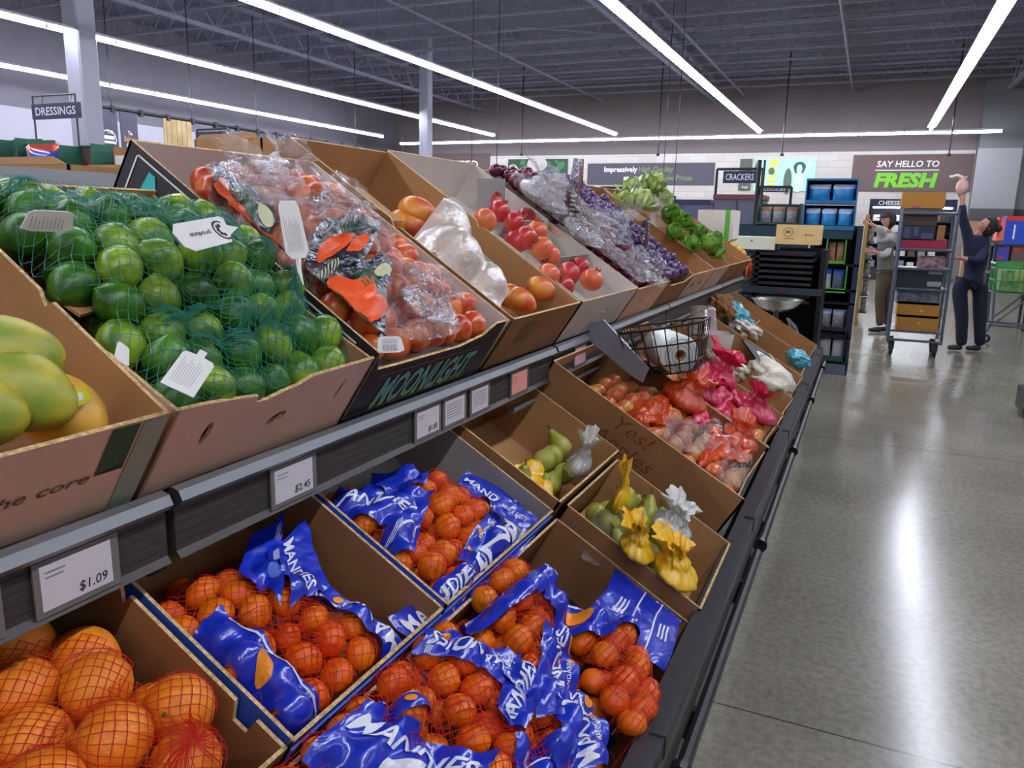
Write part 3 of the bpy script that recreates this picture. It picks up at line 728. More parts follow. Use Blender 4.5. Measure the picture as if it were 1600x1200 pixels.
# =================================================================== FRUIT AND FILM TOOLS
def fruit_mesh(name, mats, prof, n=16, bumps=0., seed=0, squash=(1, 1, 1), extra=None):
    """Lathe profile [(r,z)...] with a slightly uneven skin."""
    b = MB(); b.lathe(prof, n); rnd = random.Random(seed); off = Vector((rnd.random() * 9, rnd.random() * 9, 0))
    out = []
    for v in b.v:
        p = Vector(v); k = 1 + bumps * noise.noise(p * 18 + off) if p.length > 1e-6 else 1
        out.append((p.x * k * squash[0], p.y * k * squash[1], p.z * k * squash[2]))
    b.v = out
    if extra: extra(b)
    me = bpy.data.meshes.new(name); me.from_pydata(b.v, [], b.f)
    mats = mats if isinstance(mats, (list, tuple)) else [mats]
    for m in mats: me.materials.append(m)
    if len(mats) > 1: me.polygons.foreach_set('material_index', b.m)
    me.polygons.foreach_set('use_smooth', [True] * len(b.f)); me.update()
    return me
def ball(r, k=10, fz=1., top=0., bot=0.):
    """Sphere-like profile; top/bot > 0 makes a dimple, < 0 a nipple."""
    pr = []
    for i in range(k + 1):
        a = math.pi * i / k; x = r * math.sin(a); z = -r * fz * math.cos(a)
        e = math.exp(-(x / (r * .28)) ** 2)
        z -= (top * r * e if z > 0 else -bot * r * e)
        pr.append((max(x, 1e-5), z))
    return pr
M_LIME = mat('lime skin', (44, 100, 12), .26, col2=(156, 186, 34), vscale=17, bump=.12, bscale=420, spec=.5, sss=.05)
M_LIMED = mat('dark lime skin', (20, 70, 16), .28, col2=(74, 130, 24), vscale=20, bump=.12, bscale=420, sss=.05)
M_MAND = mat('mandarin skin', (244, 104, 6), .32, col2=(255, 142, 14), vscale=16, bump=.22, bscale=430, sss=.08)
M_MAND2 = mat('deep mandarin skin', (236, 84, 4), .32, col2=(250, 118, 10), vscale=16, bump=.22, bscale=430, sss=.08)
M_ORNG = mat('orange skin', (240, 132, 22), .36, col2=(252, 158, 40), vscale=12, bump=.25, bscale=330, sss=.08)
M_STEM = mat('green stem button', (96, 110, 40), .8)
def stem(r, z): return lambda b: b.lathe([(1e-5, z), (r, z - .0004), (r * .8, z + .001), (1e-5, z + .0012)], 6, 1)
LIMES = [fruit_mesh('lime', [m, M_STEM], ball(.033, 12, 1.10, -.16, -.12), 16, .02, i, extra=stem(.003, .0405)) for i, m in enumerate((M_LIME, M_LIMED, M_LIME, M_LIMED))]
MANDS = [fruit_mesh('mandarin', [m, M_STEM], ball(.028, 12, .84, .10, .08), 16, .03, i, extra=stem(.003, .0215)) for i, m in enumerate((M_MAND, M_MAND2, M_MAND))]
ORNGS = [fruit_mesh('orange', [M_ORNG, M_STEM], ball(.043, 14, .97, .06, .05), 20, .02, i, extra=stem(.004, .0395)) for i in range(3)]

def worldm(o):
    return o.matrix_basis.copy() if o.parent is None else worldm(o.parent) @ o.matrix_parent_inverse @ o.matrix_basis
def attach(o, parent):
    o.parent = parent; o.matrix_parent_inverse = worldm(parent).inverted()
def rotm(rnd):
    return Matrix.Rotation(rnd.uniform(0, 6.28), 3, 'Z') @ Matrix.Rotation(rnd.uniform(0, 3.14), 3, 'X') @ Matrix.Rotation(rnd.uniform(0, 6.28), 3, 'Z')
def heap(y0, y1, s0, s1, r, hf, layers=2, seed=1, keep=1., jit=.3, relax=14, mask=None, pack=1.9):
    """Fruit centres (y, s, h) on a heaped surface hf(y, s), packed and pushed apart."""
    rnd = random.Random(seed); P = []
    for L in range(layers):
        st = pack * r; row = 0; s = s0 + r + (st * .45 if L % 2 else 0)
        while s < s1 - r * .8:
            y = y0 + r + (st / 2 if row % 2 else 0) + (st * .3 if L % 2 else 0)
            while y < y1 - r * .8:
                if (L == 0 or rnd.random() < keep) and (mask is None or mask(y, s)):
                    P.append([y + rnd.uniform(-jit, jit) * r, s + rnd.uniform(-jit, jit) * r, hf(y, s) - r - L * 1.6 * r + rnd.uniform(-.35, .35) * r])
                y += st
            row += 1; s += st * .87
    if not P: return []
    A = np.array(P)
    for _ in range(relax):
        D = A[:, None, :] - A[None, :, :]; d = np.sqrt((D ** 2).sum(-1)) + np.eye(len(A)) * 9 + 1e-6
        k = np.clip(2 * r * .97 - d, 0, None) * .35
        A += (D / d[..., None] * k[..., None]).sum(1)
        A[:, 0] = np.clip(A[:, 0], y0 + r, y1 - r); A[:, 1] = np.clip(A[:, 1], s0 + r, s1 - r)
    return [tuple(a) for a in A]
def put(dk, name, meshes, P, label, cat, group, seed=0, sc=(.92, 1.06), pick=None, upright=False):
    rnd = random.Random(seed); out = []
    for i, p in enumerate(P):
        o = bpy.data.objects.new(name, meshes[rnd.randrange(len(meshes))]); COL.objects.link(o)
        R = (dk.M(0, 0, 0).to_3x3() @ Matrix.Rotation(rnd.uniform(0, 6.28), 3, 'Z') @ Matrix.Rotation(rnd.uniform(-.5, .5), 3, 'X')) if upright else rotm(rnd)
        k = rnd.uniform(*sc); o.matrix_world = Matrix.Translation(dk.W(*p)) @ R.to_4x4() @ Matrix.Scale(k, 4)
        lb, gr = (label(p), group(p)) if callable(label) else (label, group)
        tag(o, lb, cat, gr); out.append(o)
    return out

def cover_h(S, Y, Q, base=-9.):
    """Height of a pile of spheres S=(n,4) over points (Y,Q)."""
    H = np.full(Y.shape, base)
    for y, s, h, r in S:
        d2 = (Y - y) ** 2 + (Q - s) ** 2; m = d2 < r * r
        H[m] = np.maximum(H[m], h + np.sqrt(r * r - d2[m]))
    return H
def relax_h(H0, it, lo=.5):
    H = H0.copy()
    for _ in range(it):
        E = np.pad(H, 1, mode='edge'); A = (E[:-2, 1:-1] + E[2:, 1:-1] + E[1:-1, :-2] + E[1:-1, 2:]) / 4
        H = np.maximum(H0, A)
    return H
def fbm(Y, Q, sc, seed, ridged=True):
    out = np.zeros(Y.shape); f = Y.ravel(); g = Q.ravel(); o = out.ravel()
    for i in range(len(f)):
        v = Vector((f[i] * sc + seed * 7.3, g[i] * sc - seed * 3.1, seed * 1.7))
        a = noise.noise(v); b = noise.noise(v * 2.3)
        o[i] = (abs(a) * 1.6 - .4 + .5 * abs(b)) if ridged else a + .5 * b
    return o.reshape(Y.shape)
def arr(P, r): return np.array([(p[0], p[1], p[2], r) for p in P]) if P else np.zeros((0, 4))

def net_mesh(dk, name, mat_, S, cy, cs, ry, rs, rot=0., cell=.0085, wire=.0006, floor=-.12, off=.0015, it=5, parent=None, wob=.0, clip=None):
    """Knotted net hugging the pile inside an ellipse (real strands)."""
    n = int(2 * max(ry, rs) / cell) | 1; c, s_ = math.cos(rot), math.sin(rot)
    a = np.linspace(-1, 1, n); A, B = np.meshgrid(a, a, indexing='ij')
    R = max(ry, rs); X = A * R; Z = B * R
    wx = fbm(X, Z, 9, wob * 10 + 1, False) * cell * 1.4; wz = fbm(X, Z, 9, wob * 10 + 5, False) * cell * 1.4
    X = X + wx; Z = Z + wz
    Y = cy + X * c - Z * s_; Q = cs + X * s_ + Z * c
    if clip: Y = np.clip(Y, clip[0], clip[1]); Q = np.clip(Q, clip[2], clip[3])
    H = relax_h(cover_h(S + np.array([0, 0, 0, off]) if len(S) else S, Y, Q, floor), it)
    ins = (X / ry) ** 2 + (Z / rs) ** 2 < 1
    V = [dk.W(float(Y[i, j]), float(Q[i, j]), float(H[i, j])) for i in range(n) for j in range(n)]
    E = []
    for i in range(n - 1):
        for j in range(n - 1):
            if (i + j) % 2 == 0: p, q = (i, j), (i + 1, j + 1)
            else: p, q = (i + 1, j), (i, j + 1)
            if ins[p] and ins[q]: E.append((p[0] * n + p[1], q[0] * n + q[1]))
    return strands(name, mat_, V, E, wire, dk.n, parent)
def strands(name, mat_, V, E, w, nrm, parent=None):
    v = []; f = []
    for a, b in E:
        p, q = V[a], V[b]; t = q - p
        if t.length > .05: continue
        s1 = t.cross(nrm).normalized() * w; s2 = nrm * w
        k = len(v)
        for z in (p, q): v += [z + s1, z - s1, z + s2 * 1.3]
        f += [(k, k + 1, k + 4, k + 3), (k + 1, k + 2, k + 5, k + 4), (k + 2, k, k + 3, k + 5)]
    me = bpy.data.meshes.new(name); me.from_pydata([tuple(x) for x in v], [], f); me.materials.append(mat_)
    me.update(); o = bpy.data.objects.new(name, me); COL.objects.link(o)
    if parent is not None: attach(o, parent)
    return o
class Sheet:
    """A film draped over a pile: bilinear quad of deck points A,B,C,D, height from the pile."""
    def __init__(s, dk, quad, S, nu=44, nv=26, off=.004, it=8, crump=.004, csc=16, seed=1, floor=-.06, edge=.06, lift=None, clip=None):
        s.dk = dk; s.nu, s.nv = nu, nv
        A, B, C, D = [np.array(q[:2], float) for q in quad]
        s.w = (np.linalg.norm(B - A) + np.linalg.norm(C - D)) / 2; s.h = (np.linalg.norm(D - A) + np.linalg.norm(C - B)) / 2
        U, V = np.meshgrid(np.linspace(0, 1, nu), np.linspace(0, 1, nv), indexing='ij')
        wob = lambda t, k: edge * (math.sin(t * 7 + seed * k) * .5 + noise.noise(Vector((t * 4, seed * 2.1, k))))
        Ue = np.zeros_like(U); Ve = np.zeros_like(V)
        for i in range(nu):
            for j in range(nv):
                u, v = U[i, j], V[i, j]
                Ue[i, j] = u + (wob(v, 1.) * (1 - u) + wob(v, 2.) * u) * .6
                Ve[i, j] = v + (wob(u, 3.) * (1 - v) + wob(u, 4.) * v)
        u, v = Ue[..., None], Ve[..., None]
        P = A * (1 - u) * (1 - v) + B * u * (1 - v) + C * u * v + D * (1 - u) * v
        Y, Q = P[..., 0], P[..., 1]
        H = relax_h(cover_h(S, Y, Q, floor), it)
        if lift is not None:
            a, b, c, d = lift; H = np.maximum(H, a * (1 - U) * (1 - V) + b * U * (1 - V) + c * U * V + d * (1 - U) * V)
        H = H + off + crump * fbm(Y, Q, csc, seed)
        k = crump * .7
        Y = Y + k * fbm(Y, Q, csc * .8, seed + 11, False); Q = Q + k * fbm(Y, Q, csc * .8, seed + 23, False)
        if clip: Y = np.clip(Y, clip[0], clip[1]); Q = np.clip(Q, clip[2], clip[3])
        s.G = np.stack([Y, Q, H], -1)
        s.P = [[dk.W(*map(float, s.G[i, j])) for j in range(nv)] for i in range(nu)]
    def build(s, name, m, parent=None, thick=0.0):
        b = MB(); nu, nv = s.nu, s.nv
        b.v = [tuple(s.P[i][j]) for i in range(nu) for j in range(nv)]
        b.f = [(i * nv + j, (i + 1) * nv + j, (i + 1) * nv + j + 1, i * nv + j + 1) for i in range(nu - 1) for j in range(nv - 1)]
        b.m = [0] * len(b.f)
        b.uv = [(i / (nu - 1) * s.w, j / (nv - 1) * s.h) for i in range(nu) for j in range(nv)]
        o = b.build(name, m, None, True)
        if parent is not None: attach(o, parent)
        return o
    def at(s, u, v, off=.0012):
        x = min(max(u, 0), 1) * (s.nu - 1); y = min(max(v, 0), 1) * (s.nv - 1)
        i = min(int(x), s.nu - 2); j = min(int(y), s.nv - 2); a = x - i; c = y - j
        P = s.P; p00, p10, p01, p11 = P[i][j], P[i + 1][j], P[i][j + 1], P[i + 1][j + 1]
        p = p00 * (1 - a) * (1 - c) + p10 * a * (1 - c) + p01 * (1 - a) * c + p11 * a * c
        n = (p10 - p00).cross(p01 - p00).normalized()
        if n.dot(s.dk.n) < 0: n = -n
        return p + (n * .5 + s.dk.n * .5) * off
    def print_shapes(s, shapes, name, m, parent, off=.0014, cut=.010):
        """shapes: [(verts2d in metres from the sheet's lower left, faces)], mapped on the film."""
        bm = bmesh.new()
        for vs, fs in shapes:
            q = [bm.verts.new((x, y, 0)) for x, y in vs]
            for f in fs:
                try: bm.faces.new([q[i] for i in f])
                except ValueError: pass
        bmesh.ops.triangulate(bm, faces=bm.faces)
        for _ in range(4):
            es = [e for e in bm.edges if e.calc_length() > cut]
            if not es: break
            bmesh.ops.subdivide_edges(bm, edges=es, cuts=1, use_grid_fill=False); bmesh.ops.triangulate(bm, faces=bm.faces)
        for v in bm.verts: v.co = s.at(v.co.x / s.w, v.co.y / s.h, off)
        me = bpy.data.meshes.new(name); bm.to_mesh(me); bm.free(); me.materials.append(m)
        o = bpy.data.objects.new(name, me); COL.objects.link(o)
        if parent is not None: attach(o, parent)
        return o
def txt_shape(t, x, y, h, w=None, bold=.02, shear=0., wave=0., seed=0):
    vs, fs, wd = text_geo(t, bold, shear); sc = h / .7; sx = sc if w is None else w / wd
    out = [(x + a * sx, y + b * sc * (1 + wave * math.sin(a * 3 + seed)) + wave * h * math.sin(a * 5.1 + seed)) for a, b in vs]
    return (out, fs)
def disc_shape(cx, cy, r, n=18, ry=None, a0=0, a1=2 * math.pi):
    ry = ry or r
    return ([(cx, cy)] + [(cx + r * math.cos(a0 + (a1 - a0) * i / n), cy + ry * math.sin(a0 + (a1 - a0) * i / n)) for i in range(n)], [(0, i + 1, (i + 1) % n + 1) for i in range(n if a1 - a0 > 6.28 else n - 1)])
def rect_shape(x0, x1, y0, y1, rot=0.):
    cx, cy = (x0 + x1) / 2, (y0 + y1) / 2; c, s = math.cos(rot), math.sin(rot)
    return ([(cx + (x - cx) * c - (y - cy) * s, cy + (x - cx) * s + (y - cy) * c) for x, y in ((x0, y0), (x1, y0), (x1, y1), (x0, y1))], [(0, 1, 2, 3)])
# =================================================================== UPPER TIER: LIMES
M_NETG = mat('teal green net', (36, 120, 96), .4)
M_NETR = mat('red net', (200, 34, 26), .4)
def bump2(y, s, cy, cs, ry, rs, a): return a * math.exp(-((y - cy) / ry) ** 2 - ((s - cs) / rs) ** 2)
def hl(y, s):
    return .01 + bump2(y, s, .98, .30, .20, .18, .075) + bump2(y, s, .74, .40, .12, .14, .03) - .05 * max(0, min(1, (s - .38) / .15)) * (.45 + .55 * max(0, min(1, (y - .8) / .2))) - .02 * math.exp(-((y - .93) / .12) ** 2) * (s < .08)
LS = heap(.715, 1.165, .0, .585, .0345, hl, 2, 5, .75)
lime_bags = [((.86, .10, .17, .13, .2), 'dark green lime in the near net bag at the carton front edge', 'lime bag at the front'),
             ((1.05, .16, .15, .16, .0), 'dark green lime in the net bag beside the nectarine carton', 'lime bag beside the nectarines'),
             ((.93, .36, .24, .14, .3), 'dark green lime heaped in the middle of the lime carton', 'limes heaped in the middle'),
             ((.92, .47, .2, .12, .1), 'dark green lime at the back of the lime carton', 'limes at the carton back')]
def nearest(p): return min(range(4), key=lambda i: (p[0] - lime_bags[i][0][0]) ** 2 + (p[1] - lime_bags[i][0][1]) ** 2)
put(UP, 'lime', LIMES, LS, lambda p: lime_bags[nearest(p)][1], 'lime', lambda p: lime_bags[nearest(p)][2], 3, (.93, 1.06))
SL = arr(LS, .036)
for i, (g_, lb_, gr_) in enumerate(lime_bags):
    r = empty('lime_net_bag', ('teal net bag of limes at the front of the carton', 'teal net bag of limes beside the black nectarine carton', 'teal net bag of limes heaped mid carton', 'teal net bag of limes at the carton back')[i], 'net bag', M=UP.M(g_[0], g_[1], .05))
    net_mesh(UP, 'net', M_NETG, SL, g_[0], g_[1], g_[2], g_[3], g_[4], .0088, .00055, -.02, it=4, parent=r, wob=.1 * i, clip=(.722, 1.158, .008, .59))
    # gathered strands where the net is bunched
    rnd = random.Random(40 + i); V = []; E = []
    for q in range(3):
        y0 = g_[0] + rnd.uniform(-.6, .6) * g_[2]; s0 = g_[1] + rnd.uniform(-.6, .6) * g_[3]; ang = rnd.uniform(0, 3.14); Lq = .12
        for k in range(26):
            da = rnd.uniform(-.25, .25); o_ = rnd.uniform(-.012, .012); prev = None
            for t in range(9):
                u_ = (t / 8 - .5) * Lq; yy = y0 + u_ * math.cos(ang + da) - o_ * math.sin(ang); ss = s0 + u_ * math.sin(ang + da) + o_ * math.cos(ang)
                hh = float(cover_h(SL, np.array([yy]), np.array([ss]), .0)[0]) + .004 + .003 * math.sin(t + k)
                V.append(UP.W(yy, ss, hh)); n_ = len(V) - 1
                if prev is not None: E.append((prev, n_))
                prev = n_
    strands('net_gather', M_NETG, V, E, .00045, UP.n, r)
# white product tags
def card(label, corners, shape=0, marks='lines', name='product_tag', cat='tag'):
    """corners: 4 of (u, v, h): lower-left, lower-right, upper-right, upper-left as the text reads."""
    pts = [UP.W(*UP.px(u, v, h), h) for u, v, h in corners]
    A, B, C, D = pts; w = (B - A).length; h = (D - A).length
    X = (B - A).normalized(); F = frame_m(A, X, (D - A))
    if (X.cross(D - A)).dot(EYE - A) < 0:
        A, B, C, D = D, C, B, A; w = (B - A).length; h = (D - A).length; F = frame_m(A, B - A, D - A)
    r = empty(name, label, cat, M=F); I = I4
    if shape == 0: out = [(0, 0), (w, 0), (w, h * .78), (w * .92, h * .84), (w * .62, h * .86), (w * .62, h), (w * .38, h), (w * .38, h * .86), (w * .08, h * .84), (0, h * .78)]
    elif shape == 1: out = [(0, h * .1), (w * .06, 0), (w * .88, h * .02), (w, h * .3), (w, h * .8), (w * .9, h), (w * .2, h * .95), (w * .12, h * .7), (-w * .12, h * .5), (w * .05, h * .35)]
    else: out = [(w * .2, 0), (w * .8, 0), (w, h * .12), (w * .92, h * .9), (w * .8, h), (w * .2, h), (w * .08, h * .9), (0, h * .12)]
    MB().prism(out, t=.0012).build('tag_card', M_PAPER, r)
    b = MB()
    if marks == 'lines':
        for i in range(9): quadf(b, w * (.15 + .075 * i), w * (.165 + .075 * i), h * .12, h * (.72 - .06 * (i % 3)), I, z=.0018)
    elif marks == 'citrus':
        ring(b, w * .2, h * .5, h * .30, h * .36, I, z=.0018, a0=-2.2, a1=2.0)
        for k in range(5):
            a = -1.6 + k * .75; disc(b, w * .2 + h * .17 * math.cos(a), h * .5 + h * .17 * math.sin(a), h * .07, I, z=.0018, n=8)
        add_text(b, 'produce', w * .42, h * .42, h * .16, I, .01, z=.0018, w=w * .36)
    elif marks == 'code':
        for i in range(12): quadf(b, w * (.2 + .045 * i), w * (.2 + .045 * i + .018 + .012 * (i % 3 == 0)), h * .1, h * .5, I, z=.0018)
        for i in range(3): quadf(b, w * .2, w * .75, h * (.58 + .1 * i), h * (.61 + .1 * i), I, z=.0018)
    b.build('tag_print', mat('tag grey print', (150, 152, 152), .7) if marks != 'citrus' else M_INK, r)
    return r
card('white barcode tag lying upright on the front limes', [(250, 598, .06), (302, 622, .06), (320, 548, .075), (268, 528, .075)], 0)
card('white tag with citrus-wedge emblem on the middle limes', [(352, 372, .14), (268, 382, .14), (258, 352, .15), (345, 338, .15)][::1], 1, 'citrus')
card('folded white tag on the far left limes', [(30, 360, .12), (112, 362, .12), (100, 342, .14), (62, 338, .14)], 2, 'lines')
card('small white tag tucked by the mango carton edge', [(178, 560, .06), (200, 575, .05), (210, 560, .05), (192, 540, .06)], 2, 'none')
card('white tag hanging over the corner of the black nectarine carton', [(590, 552, .04), (632, 550, .04), (645, 516, .06), (588, 526, .06)], 2, 'code')

# --- mangoes at far left
def egg(r, fz, k=12, asym=.25):
    pr = []
    for i in range(k + 1):
        a = math.pi * i / k; z = -fz * r * math.cos(a); pr.append((max(1e-5, r * math.sin(a) * (1 - asym * z / (r * fz) * .6)), z))
    return pr
M_MANGOG = mat('green yellow mango skin', (126, 146, 44), .45, col2=(204, 180, 50), vscale=14, bump=.05, bscale=200, sss=.05)
M_MANGOO = mat('yellow orange mango skin', (214, 160, 52), .42, col2=(226, 176, 62), vscale=6)
M_MANGOR = mat('red yellow mango skin', (200, 70, 44), .36, col2=(232, 156, 54), vscale=12, sss=.05)
MG = [fruit_mesh('mango', [m, M_STEM], egg(.052, 1.25), 20, .04, i, (1, .86, 1)) for i, m in enumerate((M_MANGOG, M_MANGOO, M_MANGOR))]
def place(dk, name, me, u, v, h, label, cat, group=None, sc=1., rz=0, tilt=90, ax='X', roll=0):
    p = dk.W(*dk.px(u, v, h), h); o = bpy.data.objects.new(name, me); COL.objects.link(o)
    o.matrix_world = Matrix.Translation(p) @ (dk.M(0, 0, 0).to_3x3() @ Matrix.Rotation(math.radians(rz), 3, 'Z') @ Matrix.Rotation(math.radians(tilt), 3, ax) @ Matrix.Rotation(math.radians(roll), 3, 'Z')).to_4x4() @ Matrix.Scale(sc, 4)
    return tag(o, label, cat, group)
place(UP, 'mango', MG[0], 30, 610, .0, 'large green mango at the left picture edge', 'mango', rz=30, sc=1.0)
place(UP, 'mango', MG[0], 10, 555, .01, 'yellow-green mango behind the large green one', 'mango', rz=80, sc=1.0)
mo = place(UP, 'mango', MG[1], 98, 645, -.045, 'orange mango with yellow oval sticker in the far left carton', 'mango', rz=10, sc=.92)
place(UP, 'mango', MG[0], -60, 640, .0, 'green mango just outside the left edge', 'mango', rz=60)
p = UP.W(*UP.px(118, 622, .003), .003); r = empty('fruit_sticker', 'yellow-green oval sticker on the orange mango', 'sticker', M=frame_m(p, (-.05, 1, .03), (-.2, .1, 1)))
b = MB(); disc(b, 0, 0, .019, I4, ry=.010); b.build('sticker_base', mat('yellow green sticker', (206, 220, 40), .4), r)
b = MB(); quadf(b, -.009, .009, -.004, .005, I4, z=.0015); b.build('sticker_patch', M_WHITE, r)

# =================================================================== NECTARINE CARTON
M_NECT = mat('nectarine skin', (184, 44, 30), .3, col2=(238, 138, 62), vscale=22, sss=.08)
NE = [fruit_mesh('nectarine', [M_NECT, M_STEM], ball(.034, 12, .96, .12, .02), 16, .03, i) for i in range(3)]
hn = lambda y, s: .01 + bump2(y, s, 1.42, .38, .22, .24, .07)
NP = heap(1.20, 1.73, .01, .62, .034, hn, 2, 8, .5, pack=2.05)
put(UP, 'nectarine', NE, NP, 'red and orange nectarine under clear film in the black carton', 'nectarine', 'nectarines in the black carton', 4)
SN = arr(NP, .035)
M_CLEAR = plastic('clear crinkled film', (235, 232, 235), .04, .07, bump=1.0, bscale=42, gloss=.3)
M_CLEARW = plastic('milky film', (224, 204, 184), .74, .4, bump=.3, bscale=30, gloss=.25)
M_FILMD = plastic('dark printed film', (30, 34, 50), 1, .16, bump=.7, bscale=30, gloss=.45)
def qpx(dk, q, h=.04): return [dk.px(u, v, h) for u, v in q]
CFILM = [
    ('clear bag of nectarines at the carton back, behind the tall tag', [(330, 330), (470, 330), (450, 240), (330, 250)], .05),
    ('clear bag of nectarines in the carton middle, by the limes', [(400, 400), (510, 440), (500, 310), (380, 320)], .05),
    ('clear bag of nectarines right of the dark printed film', [(500, 370), (620, 430), (590, 300), (480, 310)], .05),
    ('clear bag of nectarines at the carton front corner', [(600, 520), (730, 520), (690, 420), (590, 420)], .03)]
for i, (lb_, q, h_) in enumerate(CFILM):
    r = empty('fruit_bag', lb_, 'bag', M=UP.M(*UP.px(*q[0], h_), h_))
    S_ = Sheet(UP, qpx(UP, q, h_), SN, 72, 66, .006, 16, .011, 36, 60 + i, 0.0, .08, clip=(1.198, 1.735, .008, .64)); S_.build('clear_film', M_CLEAR, r)
M_PO = mat('print orange', (232, 84, 22), .4); M_PG = mat('print green', (46, 92, 58), .5); M_PC = mat('print cream', (198, 196, 150), .5)
DF = [('dark printed bag panel with orange fruit beside the limes', [(318, 330), (390, 395), (440, 330), (345, 245)], .06),
      ('dark printed bag panel with orange fruits, upper of two', [(478, 430), (570, 400), (600, 340), (500, 350)], .07),
      ('dark printed bag panel with stripes, lower of two', [(515, 490), (605, 520), (612, 410), (520, 400)], .055)]
for i, (lb_, q, h_) in enumerate(DF):
    r = empty('printed_bag', lb_, 'bag', M=UP.M(*UP.px(*q[0], h_), h_))
    S_ = Sheet(UP, qpx(UP, q, h_), SN, 36, 30, .014, 26, .008, 14, 80 + i, 0.02, .07, clip=(1.198, 1.735, .008, .64)); f_ = S_.build('printed_film', M_FILMD, r)
    w, h = S_.w, S_.h; rr = random.Random(i)
    S_.print_shapes([disc_shape(w * .35, h * .55, h * .2), disc_shape(w * .7, h * .35, h * .15)] + ([disc_shape(w * .2, h * .25, h * .16)] if i == 0 else []), 'fruit_print', M_PO, f_)
    S_.print_shapes([rect_shape(w * (.42 + .05 * k), w * (.44 + .05 * k), h * .6, h * .9, .5) for k in range(6)], 'leaf_print', M_PG, f_)
    S_.print_shapes([rect_shape(w * (.1 + .05 * k), w * (.12 + .05 * k), h * .06, h * .24, .2) for k in range(9)] + [disc_shape(w * .85, h * .8, h * .08)], 'cream_print', M_PC, f_)
card('tall grey-green paper tag standing among the nectarine bags', [(448, 406, .09), (484, 402, .09), (474, 318, .16), (449, 318, .16)], 2, 'lines', 'hang_tag')
p = [UP.W(*UP.px(466, 405, .09), .09), UP.W(*UP.px(468, 425, .08), .08), UP.W(*UP.px(474, 445, .07), .07)]
tag(MB().tube(p, [.005, .0035, .001], 5).build('tag_strip', M_PAPER), 'narrow white strip hanging below the tall paper tag', 'strip')

# =================================================================== SECOND MANGO CARTON
for (u, v, h, z, k) in ((655, 335, -.02, 40, 1.05), (645, 352, -.05, 10, .9), (632, 348, -.06, 100, .9), (846, 452, -.015, 60, .8), (815, 470, -.03, 20, .75), (798, 462, -.04, 90, .75)):
    place(UP, 'mango', MG[2], u, v, h, 'red and yellow mango beside the white bag in the deep carton', 'mango', 'mangoes in the deep kraft carton', k, z)
# white bag
SB = np.array([[1.93, .30, -.04, .10], [2.02, .42, -.02, .10], [1.98, .20, -.06, .08], [2.04, .10, -.08, .07], [2.0, .52, -.05, .07]])
r = empty('produce_bag', 'large milky white bag with green edge in the mango carton', 'bag', M=UP.M(2.0, .3, 0))
S_ = Sheet(UP, qpx(UP, [(800, 478), (640, 372), (700, 318), (795, 400)], .0), SB, 56, 44, .004, 8, .005, 22, 7, -.05, .06); f_ = S_.build('bag_film', M_CLEARW, r)
S_.print_shapes([rect_shape(S_.w * .08, S_.w * .4, S_.h * .90, S_.h * .93)], 'green_edge', mat('green edge print', (40, 150, 96), .5), f_)

# =================================================================== POMEGRANATES
M_POM = mat('pomegranate skin', (178, 34, 44), .3, col2=(208, 72, 60), vscale=6, sss=.04)
M_POMO = mat('pale pomegranate skin', (214, 92, 62), .32, col2=(224, 132, 70), vscale=6)
def crown(b):
    for k in range(6):
        a = k * math.pi / 3; c, s = math.cos(a), math.sin(a)
        b.add([(c * .009 - s * .005, s * .009 + c * .005, .036), (c * .009 + s * .005, s * .009 - c * .005, .036), (c * .016, s * .016, .054)], [(0, 1, 2)], 1)
    b.lathe([(.011, .034), (.010, .046), (.006, .046)], 8, 1)
PM = [fruit_mesh('pomegranate', [m, mat('pomegranate crown', (150, 70, 40), .6)], ball(.043, 12, .92, -.1, .05), 16, .05, i, extra=crown) for i, m in enumerate((M_POM, M_POM, M_POMO))]
for i, (u, v, h, m) in enumerate(((780, 330, 0, 0), (803, 348, 0, 0), (757, 345, -.01, 2), (822, 372, 0, 0), (838, 362, -.01, 2), (846, 388, 0, 2), (858, 400, -.02, 2), (805, 378, -.03, 0), (856, 432, .0, 2), (888, 428, .0, 0), (924, 438, .0, 2), (878, 448, -.02, 0), (905, 418, -.03, 0), (770, 318, -.03, 0), (822, 340, -.03, 0))):
    back = v < 410
    place(UP, 'pomegranate', PM[m], u, v, h, 'red pomegranate in the back cells of the white carton' if back else 'red-orange pomegranate at the front of the white carton', 'pomegranate', 'pomegranates in the back cells' if back else 'pomegranates at the carton front', .98, i * 47, (i * 37) % 120)

# =================================================================== PLUM AND GRAPE BAGS
M_PLUM = mat('plum skin', (72, 22, 52), .25, col2=(120, 30, 50), vscale=10); M_GRAPE = mat('purple skin', (62, 40, 84), .3, col2=(96, 62, 112), vscale=14)
PL = [fruit_mesh('plum', [m, M_STEM], ball(.027, 10, .95, .08), 12, .03, i) for i, m in enumerate((M_PLUM, M_GRAPE))]
hp = lambda y, s: .02 + .04 * max(0, min(1, s / .5)); P1 = heap(2.98, 3.47, .02, .82, .028, hp, 1, 3, 1); P2 = heap(3.52, 4.0, .02, .82, .028, hp, 1, 4, 1)
put(UP, 'plum', [PL[0]], P1, 'dark red plum under film in the white plum carton', 'plum', 'plums in the white carton', 5)
put(UP, 'plum', [PL[1]], P2, 'purple plum under film in the brown grape carton', 'plum', 'purple fruit in the brown carton', 6)
SP = arr(P1 + P2, .03)
